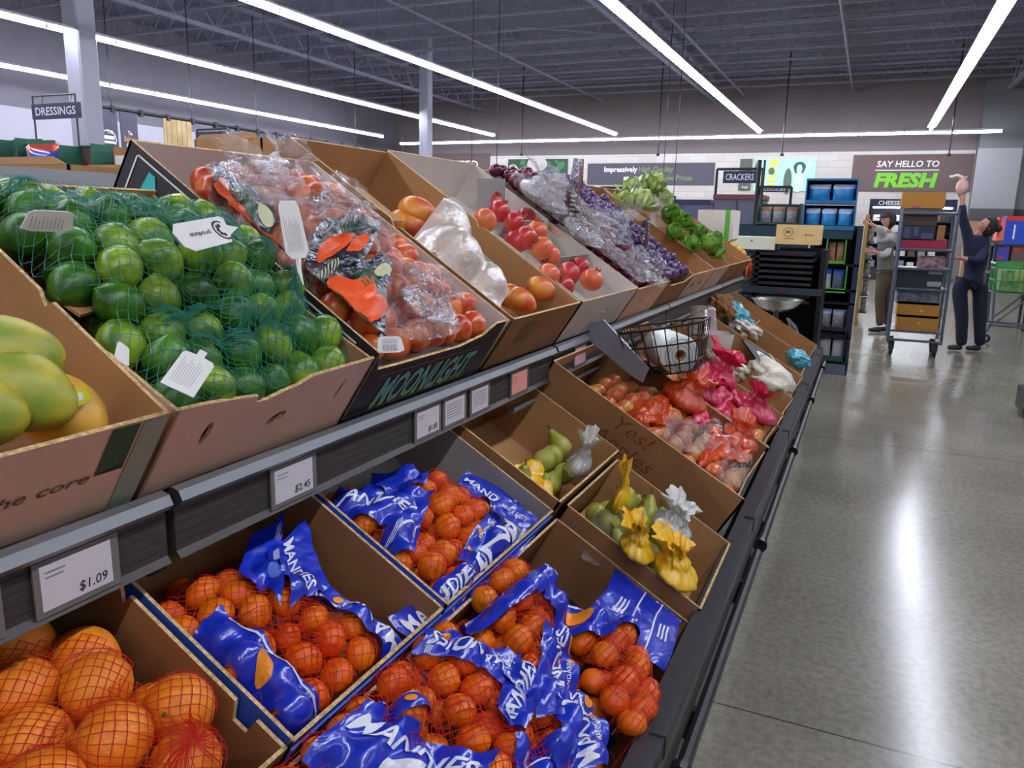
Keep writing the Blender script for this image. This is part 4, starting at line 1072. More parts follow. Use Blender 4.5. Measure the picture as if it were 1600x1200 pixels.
for i, (lb_, q, h_) in enumerate((('tall clear bag top rising over the plums', [(800, 330), (880, 345), (890, 268), (805, 262)], .09), ('glossy clear bag of plums in the carton middle', [(840, 380), (930, 400), (900, 320), (815, 320)], .05),
                               ('clear bag over purple fruit beside the leaning panel', [(900, 430), (980, 445), (960, 370), (900, 360)], .05), ('clear bag at the front of the purple fruit', [(960, 450), (1028, 440), (1010, 385), (960, 390)], .04),
                               ('clear bag with red lettering scraps behind the leaning panel', [(920, 370), (990, 380), (980, 335), (915, 330)], .05))):
    r = empty('fruit_bag', lb_, 'bag', M=UP.M(*UP.px(*q[0], h_), h_)); Sheet(UP, qpx(UP, q, h_), SP, 50, 44, .006, 14, .010, 30, 90 + i, .02, .1, clip=(2.975, 4.01, .01, .83)).build('clear_film', M_CLEAR, r)
def leaning(label, q, d):
    P = [on_y(u, v, h) for u, v, h in q]; A, B, C, D = P; F = frame_m(A, B - A, D - A); w = (B - A).length; h = (D - A).length
    r = empty('printed_bag', label, 'bag', M=F); MB().prism([(0, 0), (w, 0), (w * 1.02, h * .5), (w * .9, h), (w * .2, h), (-w * .05, h * .5)], t=d).build('printed_film', M_FILMD, r)
    b = MB(); quadf(b, w * .72, w * .95, h * .3, h * .9, I4, z=d + .001); b.build('red_print', mat('print dull red', (120, 46, 62), .5), r)
    b = MB()
    for k in range(5): quadf(b, w * .2, w * .6, h * (.12 + .07 * k), h * (.15 + .07 * k), I4, z=d + .001)
    b.build('cream_print', M_PC, r)
leaning('dark printed bag top leaning over the plum bags', [(886, 345, 3.12), (906, 350, 3.05), (893, 272, 3.2), (866, 262, 3.2)], .004)
leaning('dark blue and red bag panel standing among the purple fruit', [(990, 450, 3.62), (1006, 446, 3.58), (1016, 345, 3.7), (1000, 347, 3.74)], .004)

# =================================================================== LETTUCE, TOMATOES, PEPPERS
M_LET = mat('lettuce leaf', (92, 160, 40), .5, col2=(160, 205, 96), vscale=12); M_LET2 = mat('pale lettuce leaf', (168, 196, 96), .5, col2=(206, 220, 150), vscale=12)
def lettuce_mesh(m, seed):
    b = MB(); rnd = random.Random(seed)
    for k in range(22):
        a = rnd.uniform(0, 6.28); el = rnd.uniform(.1, 1.45); L = rnd.uniform(.07, .11); n = 6; vs = []
        D = Vector((math.cos(a) * math.cos(el), math.sin(a) * math.cos(el), math.sin(el))); T = D.cross(Vector((0, 0, 1))).normalized(); Nn = T.cross(D)
        for i in range(n):
            for j in range(n):
                t = i / (n - 1); w = (j / (n - 1) - .5) * 2; wd = .055 * math.sin(.4 + t * 2.3)
                ruf = .012 * t * math.sin(w * 9 + k) + .012 * abs(w) ** 2
                vs.append(tuple(D * (L * t) + T * (w * wd) + Nn * (ruf + .03 * t * t)))
        b.add(vs, [(i * n + j, (i + 1) * n + j, (i + 1) * n + j + 1, i * n + j + 1) for i in range(n - 1) for j in range(n - 1)])
    me = bpy.data.meshes.new('lettuce'); me.from_pydata(b.v, [], b.f); me.materials.append(m); me.polygons.foreach_set('use_smooth', [True] * len(b.f)); me.update(); return me
LT = [lettuce_mesh(M_LET, 1), lettuce_mesh(M_LET, 2), lettuce_mesh(M_LET2, 3)]
for i, (u, v, h, m, k) in enumerate(((985, 310, .04, 2, 1.1), (1005, 300, .10, 2, 1.0), (1018, 296, .12, 2, 1.0), (995, 330, .03, 2, 1.15), (1025, 322, .04, 2, 1.1), (970, 325, .0, 2, .9), (1040, 345, .03, 0, 1.1), (1060, 358, .03, 0, 1.), (1082, 375, .02, 0, 1.), (1100, 392, .02, 1, 1.), (1108, 400, .0, 1, .95), (1075, 392, .0, 0, .9), (1050, 375, .0, 1, .9), (1112, 382, .0, 0, .9))):
    pale = m == 2
    place(UP, 'lettuce', LT[m], u, v, h, 'pale bagged lettuce head heaped highest at the carton back' if pale else 'bright green lettuce head towards the carton front', 'lettuce', 'pale lettuces at the back' if pale else 'green lettuces at the front', k, i * 50, (i * 13) % 40 - 20)
r = empty('lettuce_bag', 'thin clear bag over the pale lettuce heads', 'bag', M=UP.M(4.5, .7, .1))
SLt = np.array([[UP.px(u, v, h)[0], UP.px(u, v, h)[1], h, .11] for u, v, h in ((985, 310, .04), (1012, 298, .08), (1000, 330, .03), (1025, 320, .04))])
Sheet(UP, qpx(UP, [(965, 335), (1050, 350), (1040, 290), (985, 285)], .05), SLt, 34, 30, .006, 8, .02, 22, 33, .02, .1).build('clear_film', M_CLEAR, r)
M_TOM = mat('tomato skin', (206, 42, 28), .2); M_PEP = mat('yellow pepper skin', (232, 176, 30), .25, col2=(236, 196, 60), vscale=7); M_PEPO = mat('orange pepper skin', (226, 110, 26), .25)
TM = fruit_mesh('tomato', [M_TOM, M_STEM], ball(.042, 10, .85, .1), 14, .04, 1, extra=stem(.006, .031)); PP = [fruit_mesh('pepper', [m, M_STEM], ball(.042, 10, 1.1, .18), 14, .16, i, extra=stem(.006, .038)) for i, m in enumerate((M_PEP, M_PEPO))]
for i, (u, v) in enumerate(((1092, 366), (1100, 370), (1112, 383), (1120, 388))): place(UP, 'tomato', TM, u, v, -.03, 'red tomato beside the green lettuces', 'tomato', 'tomatoes beside the lettuces', 1, i * 40, 20)
for i, (u, v, m) in enumerate(((1122, 368, 1), (1130, 374, 1), (1140, 384, 0), (1150, 392, 0), (1158, 397, 0))): place(UP, 'pepper', PP[m], u, v, -.03, 'yellow pepper at the end of the upper tier' if m == 0 else 'orange pepper behind the yellow ones', 'pepper', 'yellow peppers' if m == 0 else 'orange peppers', 1, i * 60, 60)
b = MB()
for k in range(7):
    z0 = .02 * (k % 3); a = k * .9; b.tube([(0, 0, .12), (.02 * math.cos(a), .02 * math.sin(a), .05), (.03 * math.cos(a), .03 * math.sin(a), -.04 - z0)], [.003, .013, .002], 7, k % 2)
o = b.build('chili_string', [mat('chili red', (200, 36, 34), .25), mat('chili yellow', (226, 170, 50), .3)], None, True); o.location = on_y(1168, 424, 6.3)
tag(o, 'small bunch of red and yellow chilies hanging at the gondola end', 'chili bunch')
# =================================================================== LOWER TIER: ORANGES
ho = lambda y, s: .02 + bump2(y, s, .5, .52, .2, .12, .045) - .06 * max(0, min(1, (s - .6) / .2))
OP = heap(.10, .69, .44, .85, .0435, ho, 2, 11, .6, pack=2.0)
put(LOW, 'orange', ORNGS, OP, lambda p: 'large orange glowing at the front of the lower left carton' if p[1] < .6 else 'large shaded orange at the back of the lower left carton', 'orange', lambda p: 'oranges at the carton front' if p[1] < .6 else 'oranges at the carton back', 5, (.95, 1.06))
SO = arr(OP, .045)
for lb_, gq in (('red net bag of large oranges at the bottom left', (.50, .52, .20, .11, .1)), ('red net bag of oranges farther back in the carton', (.46, .70, .18, .10, -.2))):
    r = empty('orange_net_bag', lb_, 'net bag', M=LOW.M(gq[0], gq[1], 0)); net_mesh(LOW, 'net', M_NETR, SO, *gq, .0078, .0006, -.08, it=6, parent=r, wob=.3, clip=(.10, .69, .44, .85))

cy_, cs_ = LOW.px(296, 1165, .06); rnd = random.Random(77); V = []; E = []
for k in range(54):
    a = rnd.uniform(0, 6.28); L = rnd.uniform(.025, .06); prev = None
    for t in range(7):
        q = .003 + L * t / 6; yy = cy_ + q * math.cos(a + .1 * t); ss = cs_ + q * math.sin(a + .1 * t)
        V.append(LOW.W(yy, ss, max(float(cover_h(SO, np.array([yy]), np.array([ss]), -.02)[0]) + .0015, .055 - t * .008))); n_ = len(V) - 1
        if prev is not None: E.append((prev, n_))
        prev = n_
strands('net_knot', M_NETR, V, E, .0006, LOW.n, r)

# =================================================================== MANDARIN BAGS
M_BLUE = plastic('blue printed film', (14, 46, 190), 1, .16, bump=.22, bscale=16, dots=((88, 118, 216), 15., .24), gloss=.16)
M_PR = mat('film white print', (238, 240, 246), .35, spec=.6); M_PRO = mat('film orange print', (246, 150, 34), .4)
# bag table: key, label place, centre px, radii, rotation, films
BAGS = [
 ('A1', 'A', 'netted mandarin in the front bag beside the orange carton', (428, 1035), (0.129, 0.112, .3)),
 ('A2', 'A', 'netted mandarin in the bag by the carton divider', (560, 985), (0.078, 0.123, .2)),
 ('A3', 'A', 'shaded mandarin at the dark back of the first mandarin carton', (400, 900), (0.134, 0.112, .0)),
 ('B1', 'B', 'mandarin under the shaded film at the grey carton left side', (600, 780), (0.134, 0.112, .0)),
 ('B2', 'B', 'dark red mandarin heaped at the back of the grey carton', (705, 765), (0.134, 0.134, .4)),
 ('B3', 'B', 'bright mandarin bulging over the grey carton corner', (822, 850), (0.095, 0.090, .2)),
 ('B4', 'B', 'mandarin in the small net bag at the grey carton front', (695, 868), (0.123, 0.073, -.1)),
 ('F1', 'F', 'mandarin in the big net bag in the middle of the front heap', (738, 1040), (0.129, 0.112, .3)),
 ('F2', 'F', 'mandarin below the large blue panel at the picture bottom', (570, 1165), (0.146, 0.112, .2)),
 ('F3', 'F', 'mandarin in the bottom bag right of the large blue panel', (800, 1165), (0.112, 0.112, .1)),
 ('F4', 'F', 'mandarin left of the upright blue panel in the front heap', (845, 975), (0.112, 0.095, .5)),
 ('F5', 'F', 'mandarin in the front heap near the lower blue panel', (880, 1105), (0.101, 0.112, .3)),
 ('F6', 'F', 'mandarin below the striped blue panel by the black lip', (990, 1020), (0.146, 0.084, .6)),
 ('F7', 'F', 'mandarin at the heap top under the grey carton corner', (830, 905), (0.123, 0.090, .2)),
 ('F9', 'F', 'mandarin lying low against the black lip of the display', (1015, 1085), (0.157, 0.078, .7)),
 ('F8', 'F', 'mandarin in the net bag left in the front heap', (640, 1075), (0.090, 0.090, .1)),
]
cen = {k: (*LOW.px(u, v, .03), P) for k, P, _, (u, v), _ in BAGS}
def rho(b, y, s):
    (cy, cs), (ry, rs, rot) = cen[b[0]][:2], b[4]; c, q = math.cos(rot), math.sin(rot); X = (y - cy) * c + (s - cs) * q; Z = -(y - cy) * q + (s - cs) * c
    return math.sqrt((X / ry) ** 2 + (Z / rs) ** 2)
def hbag(ck, base):
    ks = [b for b in BAGS if b[1] == ck]
    def f(y, s): return base(y, s) + .062 * max(0, 1 - min(rho(b, y, s) for b in ks) ** 2) ** .6
    return f
def inbag(ck):
    ks = [b for b in BAGS if b[1] == ck]; return lambda y, s: min(rho(b, y, s) for b in ks) < 1.0
PILE = {'A': heap(.72, 1.11, .44, .82, .0285, hbag('A', lambda y, s: -.045 - .05 * max(0, min(1, (s - .6) / .15))), 2, 21, .5, pack=2.0, mask=inbag('A')),
        'B': heap(1.135, 1.65, .43, .83, .0285, hbag('B', lambda y, s: -.035 - .03 * max(0, min(1, (s - .6) / .15))), 2, 22, .5, pack=2.0, mask=inbag('B')),
        'F': heap(.50, 1.72, .015, .425, .0285, hbag('F', lambda y, s: -.035), 3, 23, .45, pack=2.02, mask=inbag('F'))}
def bag_of(p, P):
    ks = [b for b in BAGS if b[1] == P]; return min(ks, key=lambda b: (p[0] - cen[b[0]][0]) ** 2 + (p[1] - cen[b[0]][1]) ** 2)
for P, sd in (('A', 1), ('B', 2), ('F', 3)):
    put(LOW, 'mandarin', MANDS, PILE[P], lambda p: bag_of(p, P)[2], 'mandarin', lambda p: 'mandarins: ' + bag_of(p, P)[2][:60], sd, (.93, 1.06))
SM = {k: arr(PILE[k], .029) for k in 'ABF'}
ALLM = np.concatenate([SM[k] for k in 'ABF'])
FILMS = {  # key: list of (quad px as the text reads, h, text, options)
 'A1': [([(300, 1000), (470, 1140), (520, 1120), (350, 950)], .0, '', 0), ([(420, 1150), (560, 1120), (545, 1095), (430, 1120)], .0, '', 0)],
 'A2': [([(660, 950), (545, 868), (500, 890), (640, 1000)], .045, 'MANDIES', 1)],
 'A3': [([(445, 800), (425, 955), (370, 905), (400, 830)], -.02, '', 2), ([(432, 845), (452, 950), (520, 895), (485, 800)], .0, 'MANDIES', 3)],
 'B1': [([(525, 800), (625, 835), (665, 780), (545, 745)], .0, 'ANDIES', 3), ([(590, 870), (640, 865), (660, 800), (600, 820)], .0, '', 4)],
 'B2': [([(735, 735), (800, 790), (830, 760), (745, 715)], .01, 'MANDIES', 1), ([(585, 770), (655, 770), (660, 728), (590, 728)], -.01, '', 2)],
 'B3': [([(800, 748), (737, 840), (778, 876), (862, 792)], .06, 'MAND', 5)],
 'B4': [([(690, 962), (768, 880), (742, 862), (645, 912)], .045, 'MANDIES', 1)],
 'F1': [([(825, 985), (700, 960), (685, 985), (800, 1025)], .06, 'MANDIES', 1), ([(830, 1120), (860, 1050), (820, 1010), (795, 1085)], .05, 'MANDIES', 0)],
 'F2': [([(518, 1160), (722, 1218), (768, 1165), (600, 1082)], .055, 'MANDIES', 6)],
 'F3': [([(830, 1200), (905, 1190), (880, 1140), (815, 1150)], .04, '', 4)],
 'F4': [([(950, 1060), (925, 950), (874, 955), (872, 1072)], .075, 'MANDIES', 5), ([(760, 960), (860, 905), (850, 880), (750, 935)], .05, '', 1)],
 'F5': [([(980, 1150), (945, 1050), (893, 1062), (903, 1168)], .065, 'MANDIES', 5)],
 'F6': [([(962, 928), (1068, 985), (1098, 905), (1000, 862)], .05, '', 7)],
 'F7': [([(880, 930), (960, 965), (985, 930), (870, 880)], .05, '', 0)],
 'F8': [([(590, 1120), (690, 1110), (660, 1090), (600, 1095)], .02, '', 0)],
}
BN = {'A1': 'net bag of mandarins beside the orange carton', 'A2': 'blue-paneled mandarin bag by the carton divider, lettering upside down', 'A3': 'shaded blue mandarin bag with vertical lettering at the carton back',
 'B1': 'shaded blue mandarin bag at the left of the grey-lined carton', 'B2': 'mandarin bag at the back of the grey-lined carton', 'B3': 'bright blue mandarin bag hanging over the grey-lined carton corner', 'B4': 'small mandarin bag at the front edge of the grey-lined carton',
 'F1': 'big net bag of mandarins in the middle of the front heap', 'F2': 'mandarin bag with the largest blue panel, at the picture bottom', 'F3': 'mandarin bag at the bottom, right of the largest blue panel', 'F4': 'mandarin bag with upright blue panel in the front heap',
 'F5': 'lower blue mandarin bag nearest the black lip', 'F6': 'blue mandarin bag with white stripes beside the pear carton', 'F7': 'mandarin bag at the top of the front heap', 'F8': 'net bag of mandarins at the left of the front heap', 'F9': 'net bag of mandarins pressed low against the black lip'}
CLIP = {'A': (.722, 1.108, .438, .85), 'B': (1.14, 1.645, .438, .85), 'F': (.36, 1.69, .008, .425)}
for bi, (k, P, _, (u, v), (ry, rs, rot)) in enumerate(BAGS):
    y, s = cen[k][:2]; r = empty('mandarin_bag', BN[k], 'net bag', M=LOW.M(y, s, .02)); S_all = SM[P] if P != 'F' else ALLM
    net_mesh(LOW, 'net', M_NETR, S_all, y, s, ry, rs, rot, .0086, .0006, -.10, it=9, parent=r, wob=.2 * bi, clip=CLIP[P])
    for fi, (q, h_, t, op) in enumerate(FILMS.get(k, [])):
        qq = qpx(LOW, q, h_); ar = sum(qq[i][0] * qq[(i + 1) % 4][1] - qq[(i + 1) % 4][0] * qq[i][1] for i in range(4))
        if ar < 0: qq = [qq[0], qq[3], qq[2], qq[1]] if not t else [qq[3], qq[2], qq[1], qq[0]]
        gc = [sum(a[i] for a in qq) / 4 for i in (0, 1)]; kk = 1.22 if P == 'F' else 1.1; qq = [(gc[0] + (a[0] - gc[0]) * kk, gc[1] + (a[1] - gc[1]) * kk) for a in qq]
        S_ = Sheet(LOW, qq, S_all, 46, 30, .011 + .004 * fi + .002 * (bi % 3), 14, .0045, 17, bi * 5 + fi, -.05, .045, clip=None if k in ('B3', 'B4') else CLIP[P])
        f_ = S_.build('printed_film', M_BLUE, r); w, h = S_.w, S_.h; wh = []; og = []
        if t:
            wh.append(txt_shape(t, w * .06, h * (.36 if op != 6 else .50), min(h * .42, w * .9 / len(t) * 1.35), w * .88, .018, .12, .04, bi))
            if op in (1, 5, 6): og += [disc_shape(w * .8, h * .18, h * .11), disc_shape(w * .62, h * .14, h * .07)]
            if op in (5,): wh.append(txt_shape('MANDARINS', w * .3, h * .16, h * .09, w * .35, .01))
            if op == 1: wh += [rect_shape(w * (.85 + .02 * j), w * (.86 + .02 * j), h * .8, h * .95) for j in range(3)]
        if op == 6:
            wh.append(rect_shape(w * .42, w * .66, h * .06, h * .34, .1)); wh += [rect_shape(w * (.78 + .015 * j), w * (.787 + .015 * j), h * .08, h * .26) for j in range(9)]
        if op in (7, 4):
            wh += [rect_shape(w * .42, w * .44, 0.02 * h, h * .98), rect_shape(w * .68, w * .70, .02 * h, h * .98)] if op == 7 else [rect_shape(w * .3, w * .8, h * .45, h * .5)]
            wh += [rect_shape(w * (.2 + .05 * j), w * (.225 + .05 * j), h * .38, h * .62) for j in range(3)] + [rect_shape(w * (.76 + .05 * j), w * (.785 + .05 * j), h * .3, h * .5) for j in range(3)]
        if op == 0 and fi == 0: og.append(disc_shape(w * .5, h * .5, min(w, h) * .22)); wh.append(rect_shape(w * .1, w * .9, h * .90, h * .94))
        if op in (2, 3): wh += [rect_shape(w * (.1 + .02 * j), w * (.108 + .02 * j), h * .1, h * .24) for j in range(7)]
        if og: S_.print_shapes(og, 'fruit_print', M_PRO, f_, .0016)
        if wh: S_.print_shapes(wh, 'lettering', M_PR, f_, .0022)
# twin-lobed small leaflets
for lb_, q, t in (('small blue bag top reading mild and tasty above the corner mandarins', [(790, 765), (840, 800), (860, 780), (800, 745)], 'MILD & TASTY'), ('navy bag corner reading tasty amid the front heap', [(800, 1010), (850, 1050), (868, 1020), (815, 975)], '& TASTY')):
    r = empty('small_mandarin_bag', lb_, 'bag', M=LOW.M(*LOW.px(*q[0], .07), .07)); S_ = Sheet(LOW, qpx(LOW, q, .07), ALLM, 26, 16, .014, 8, .004, 26, 71, .0, .05)
    f_ = S_.build('printed_film', M_BLUE, r); S_.print_shapes([txt_shape(t, S_.w * .15, S_.h * .35, S_.h * .26, S_.w * .7, .02)], 'lettering', M_PR, f_)

def gathered(dk, name, label, u, v, h, R, H, m, seed=0, lean=(0, 0), neck=.35, top=.75, flat=1.):
    """Bag with a bulging foot, gathered neck and ruffled open top."""
    y, s = dk.px(u, v, h); r = empty(name, label, 'bag', M=dk.M(y, s, h)); b = MB(); n, k = 56, 22; vs = []; rd = random.Random(seed)
    ph = [rd.uniform(0, 6.28) for _ in range(4)]
    for i in range(k + 1):
        t = i / k
        f = (math.sin(min(1, t / .55) * math.pi * .82 + .25) ** .8 if t < .55 else 0)
        g = max(f, neck * math.exp(-((t - .60) / .2) ** 2), top * max(0, (t - .62) / .38) ** .8 if t > .62 else 0)
        amp = .05 + .30 * max(0, t - .3)
        for j in range(n):
            a = 2 * math.pi * j / n
            q = g * (1 + amp * (math.sin(7 * a + ph[0] + t * 2) * .6 + .5 * math.sin(13 * a + ph[1] - t * 3) + .3 * math.sin(4 * a + ph[2])))
            q += .05 * noise.noise(Vector((math.cos(a) * 2, math.sin(a) * 2, t * 5 + seed)))
            vs.append((R * q * math.cos(a) + lean[0] * t * t, R * q * flat * math.sin(a) + lean[1] * t * t, H * (t + .06 * amp * 6 * math.sin(3 * a + ph[3]) * (t > .8))))
    b.add(vs, [(i * n + j, i * n + (j + 1) % n, (i + 1) * n + (j + 1) % n, (i + 1) * n + j) for i in range(k) for j in range(n)])
    b.build('bag_film', m, r, True); return r

# =================================================================== PEARS
M_PEAR = mat('pear skin', (146, 156, 48), .4, col2=(186, 182, 84), vscale=9, bump=.05, bscale=200)
def pear(b_=0): return [(1e-5, -.036), (.018, -.034), (.030, -.022), (.034, -.006), (.031, .010), (.022, .026), (.015, .040), (.011, .052), (.005, .058), (1e-5, .057)]
PR = [fruit_mesh('pear', [M_PEAR, mat('pear stem', (88, 62, 34), .8)], pear(), 14, .04, i, extra=lambda b: b.tube([(0, 0, .055), (.004, 0, .075)], .0018, 5, 1)) for i in range(2)]
bp = heap(1.72, 2.14, .47, .62, .033, lambda y, s: -.03, 1, 31, pack=2.3); fp_ = heap(1.80, 2.12, .10, .40, .033, lambda y, s: -.03 + bump2(y, s, 1.97, .3, .1, .1, .03), 2, 32, .7, pack=2.2)
put(LOW, 'pear', PR, bp, 'green pear in the back pear carton under the price rail', 'pear', 'pears in the back carton', 7)
put(LOW, 'pear', PR, fp_, 'green pear in the front pear carton', 'pear', 'pears in the front carton', 8)
SPb, SPf = arr(bp, .034), arr(fp_, .034)
M_YEL = plastic('yellow film', (248, 196, 8), 1, .3, tint=(250, 210, 60), bump=.3, bscale=30, gloss=.12, fres=.06)
M_WPL = plastic('white cloudy film', (224, 224, 216), .75, .22, bump=.5, bscale=26, gloss=.3)
for lb_, S0, q, h_, m, lf in (('yellow film bag in the back pear carton', SPb, [(795, 740), (880, 775), (850, 712), (815, 712)], -.02, M_YEL, None),
    ('clear scrap of film on the back pears', SPb, [(820, 790), (870, 790), (850, 745), (822, 745)], -.02, M_CLEAR, None),
    ('clear bag over the green pears at the front carton left', SPf, [(925, 850), (985, 860), (990, 790), (930, 790)], .0, M_CLEAR, None)):
    r = empty('pear_bag', lb_, 'bag', M=LOW.M(*LOW.px(*q[0], h_), h_)); S_ = Sheet(LOW, qpx(LOW, q, h_), S0, 36, 30, .005, 8, .007, 18, len(lb_), -.06, .06, lift=lf); f_ = S_.build('bag_film', m, r)
    if m is not M_CLEAR: S_.print_shapes([disc_shape(S_.w * .6, S_.h * .4, S_.h * .05)] + [rect_shape(S_.w * .3, S_.w * .5, S_.h * (.3 + .08 * j), S_.h * (.33 + .08 * j)) for j in range(3)], 'small_print', M_INK if m is M_WPL else M_PR, f_)

for a_ in (('pear_bag', 'white cloudy bag top standing among the back pears', 895, 742, -.03, .055, .13, M_WPL, 2, (.0, .02), .5, .9, .6),
           ('pear_bag', 'yellow bag top standing at the left of the front pears', 960, 800, -.02, .045, .15, M_YEL, 3, (-.03, .05), .4, .5, .5),
           ('pear_bag', 'white cloudy bag behind the yellow front bags', 1042, 835, .0, .07, .09, M_WPL, 5, (.03, .02), .6, .9, .8),
           ('pear_bag', 'wide yellow bag in the middle of the front pears', 990, 868, .0, .06, .09, M_YEL, 6, (-.02, .05), .6, .8, .8),
           ('pear_bag', 'long yellow bag lying at the front pear carton edge', 1050, 905, -.01, .075, .09, M_YEL, 8, (.0, .06), .6, .8, .8)): gathered(LOW, *a_)

# =================================================================== APPLE BAGS
M_APP = mat('red apple skin', (196, 52, 40), .28, col2=(222, 170, 84), vscale=14, sss=.05)
AP = [fruit_mesh('apple', [M_APP, M_STEM], ball(.035, 12, .92, .16, .08), 16, .04, i, extra=stem(.003, .030)) for i in range(3)]
hap = lambda y, s: .10 + bump2(y, s, 2.5, .22, .2, .14, .02) - .10 * max(0, min(1, (s - .45) / .25))
APP = heap(2.24, 2.76, .08, .72, .036, hap, 2, 41, .6, pack=2.1); APQ = heap(2.82, 3.32, .08, .72, .036, lambda y, s: .10 - .06 * max(0, min(1, (s - .4) / .2)), 2, 42, .6, pack=2.1)
put(LOW, 'apple', AP, APP, lambda p: 'red apple at the front of the lettered apple carton' if p[1] < .3 else 'red apple at the back of the lettered apple carton', 'apple', lambda p: 'apples at the lettered carton front' if p[1] < .3 else 'apples at the lettered carton back', 9)
put(LOW, 'apple', AP, APQ, 'red apple in the pink-bagged carton behind the lettered one', 'apple', 'apples in the pink-bagged carton', 10); APP = APP + APQ
SA = arr(APP, .037)
M_OR = plastic('orange film', (240, 84, 0), .62, .16, tint=(252, 170, 90), bump=.6, bscale=30, gloss=.2, fres=.12); M_PK = plastic('pink film', (208, 8, 70), .95, .16, tint=(240, 70, 120), bump=.35, bscale=30, gloss=.14, fres=.08)
for i, (lb_, q, h_, m, lf) in enumerate((
    ('orange-tinted apple bag at the left of the apple carton', [(985, 645), (1045, 668), (1055, 622), (1005, 612)], .11, M_OR, None),
    ('pink apple bag in the middle right of the carton', [(1085, 655), (1155, 650), (1155, 600), (1090, 605)], .13, M_PK, None),
    ('clear apple bag with black letters near the carton left wall', [(1035, 688), (1100, 705), (1108, 655), (1045, 645)], .12, M_CLEAR, None),
    ('clear apple bag between the pink and orange ones', [(1095, 695), (1165, 700), (1165, 650), (1105, 645)], .12, M_CLEAR, None),
    ('orange apple bag nearest the carton front edge', [(1105, 715), (1175, 715), (1180, 665), (1115, 665)], .13, M_OR, None),
    ('clear apple bag at the carton front corner', [(1130, 745), (1185, 745), (1195, 700), (1130, 700)], .13, M_CLEAR, None))):
    r = empty('apple_bag', lb_, 'bag', M=LOW.M(*LOW.px(*q[0], h_), h_)); S_ = Sheet(LOW, qpx(LOW, q, h_), SA, 40, 36, .006, 14, .013, 18, 130 + i, .04, .06, lift=lf, clip=(2.222, 3.32, .07, .75)); f_ = S_.build('bag_film', m, r)
    if i == 5: S_.print_shapes([txt_shape('CRISP', S_.w * .2, S_.h * .4, S_.h * .2, S_.w * .6, .02)], 'lettering', M_INK, f_)
    if i in (3, 6): S_.print_shapes([rect_shape(S_.w * .3, S_.w * .75, S_.h * (.3 + .1 * j), S_.h * (.34 + .1 * j)) for j in range(4)], 'small_print', M_PR, f_)

for a_ in (('apple_bag', 'orange apple bag top standing in the carton middle', 1060, 635, .08, .085, .14, M_OR, 2, (.02, .0), .5, .8),
           ('apple_bag', 'bright pink apple bag top at the carton back', 1115, 600, .08, .085, .15, M_PK, 3, (.0, .03), .5, .9),
           ('apple_bag', 'pink gathered bag top left of the twisted one', 1092, 625, .08, .07, .12, M_PK, 7, (-.03, .03), .5, .9),
           ('apple_bag', 'bright pink twisted bag by the carton right side', 1172, 650, .09, .10, .13, M_PK, 4, (-.05, .03), .4, .5),
           ('apple_bag', 'orange apple bag with ruffled top near the front edge', 1150, 695, .08, .07, .10, M_OR, 6, (.02, .04), .6, .9)): gathered(LOW, *a_)

for lb_, u, v, h, R, H, sd, ln in (('clear gathered bag top above the first nectarines', 385, 305, .04, .075, .08, 21, (.0, .03)), ('clear crinkled bag top rising highest in the nectarine carton', 432, 298, .03, .06, .10, 22, (.02, .03)),
        ('clear gathered bag top right of the tall paper tag', 520, 355, .03, .08, .08, 23, (.03, .04)), ('clear ruffled bag near the nectarine carton front', 665, 490, .02, .07, .07, 24, (.02, .03)), ('clear gathered bag top over the plums', 842, 320, .04, .11, .13, 25, (.02, .03)),
        ('clear gathered bag among the purple fruit', 905, 375, .03, .09, .12, 26, (.02, .03)), ('clear gathered bag at the front of the purple fruit carton', 1010, 440, .0, .07, .10, 27, (.02, .03))): gathered(UP, 'fruit_bag', lb_, u, v, h, R, H, M_CLEAR, sd, ln, .6, .95)

# =================================================================== FARTHER LOWER CARTONS
def blob(dk, name, label, cat, u, v, h, rx, ry, rz, m, seed=0, amp=.35, n=3, rot=0, group=None):
    bm = bmesh.new(); bmesh.ops.create_icosphere(bm, subdivisions=n, radius=1)
    for w in bm.verts:
        p = w.co.copy(); k = 1 + amp * (abs(noise.noise(p * 1.6 + Vector((seed, 0, 0)))) - .2) + amp * .5 * noise.noise(p * 5 + Vector((0, seed, 0)))
        w.co = Vector((p.x * rx * k, p.y * ry * k, p.z * rz * k))
    me = bpy.data.meshes.new(name); bm.to_mesh(me); bm.free(); me.materials.append(m); me.polygons.foreach_set('use_smooth', [True] * len(me.polygons))
    o = bpy.data.objects.new(name, me); COL.objects.link(o); y, s = dk.px(u, v, h); o.matrix_world = dk.M(y, s, h) @ Matrix.Rotation(rot, 4, 'Z'); return tag(o, label, cat, group)
M_CREAM = plastic('cream paper film', (226, 214, 190), .96, .4, bump=.6, bscale=30, gloss=.1); M_TURQ = plastic('turquoise film', (50, 178, 200), .85, .2, bump=.6, bscale=30, gloss=.3)
blob(LOW, 'produce_bag', 'large cream bag lying over the front of a lower carton', 'bag', 1205, 590, .04, .19, .13, .07, M_CREAM, 3, .4, 4)
blob(LOW, 'garlic_bag', 'cream scraps heaped behind the pink apple bags', 'bag', 1135, 568, .02, .10, .10, .04, M_CREAM, 5, .9, 4)
blob(LOW, 'produce_bag', 'turquoise bag at the far end by the black lip', 'bag', 1246, 560, .06, .09, .07, .05, M_TURQ, 7, .6, 4)
blob(LOW, 'produce_bag', 'turquoise bag in the farthest lower carton near the bottles', 'bag', 1147, 492, .05, .14, .12, .07, M_TURQ, 8, .6, 4)
blob(LOW, 'produce_bag', 'brown bag behind the farther turquoise bag', 'bag', 1128, 480, .08, .10, .08, .06, M_KRAFT_D, 9, .9, 4)
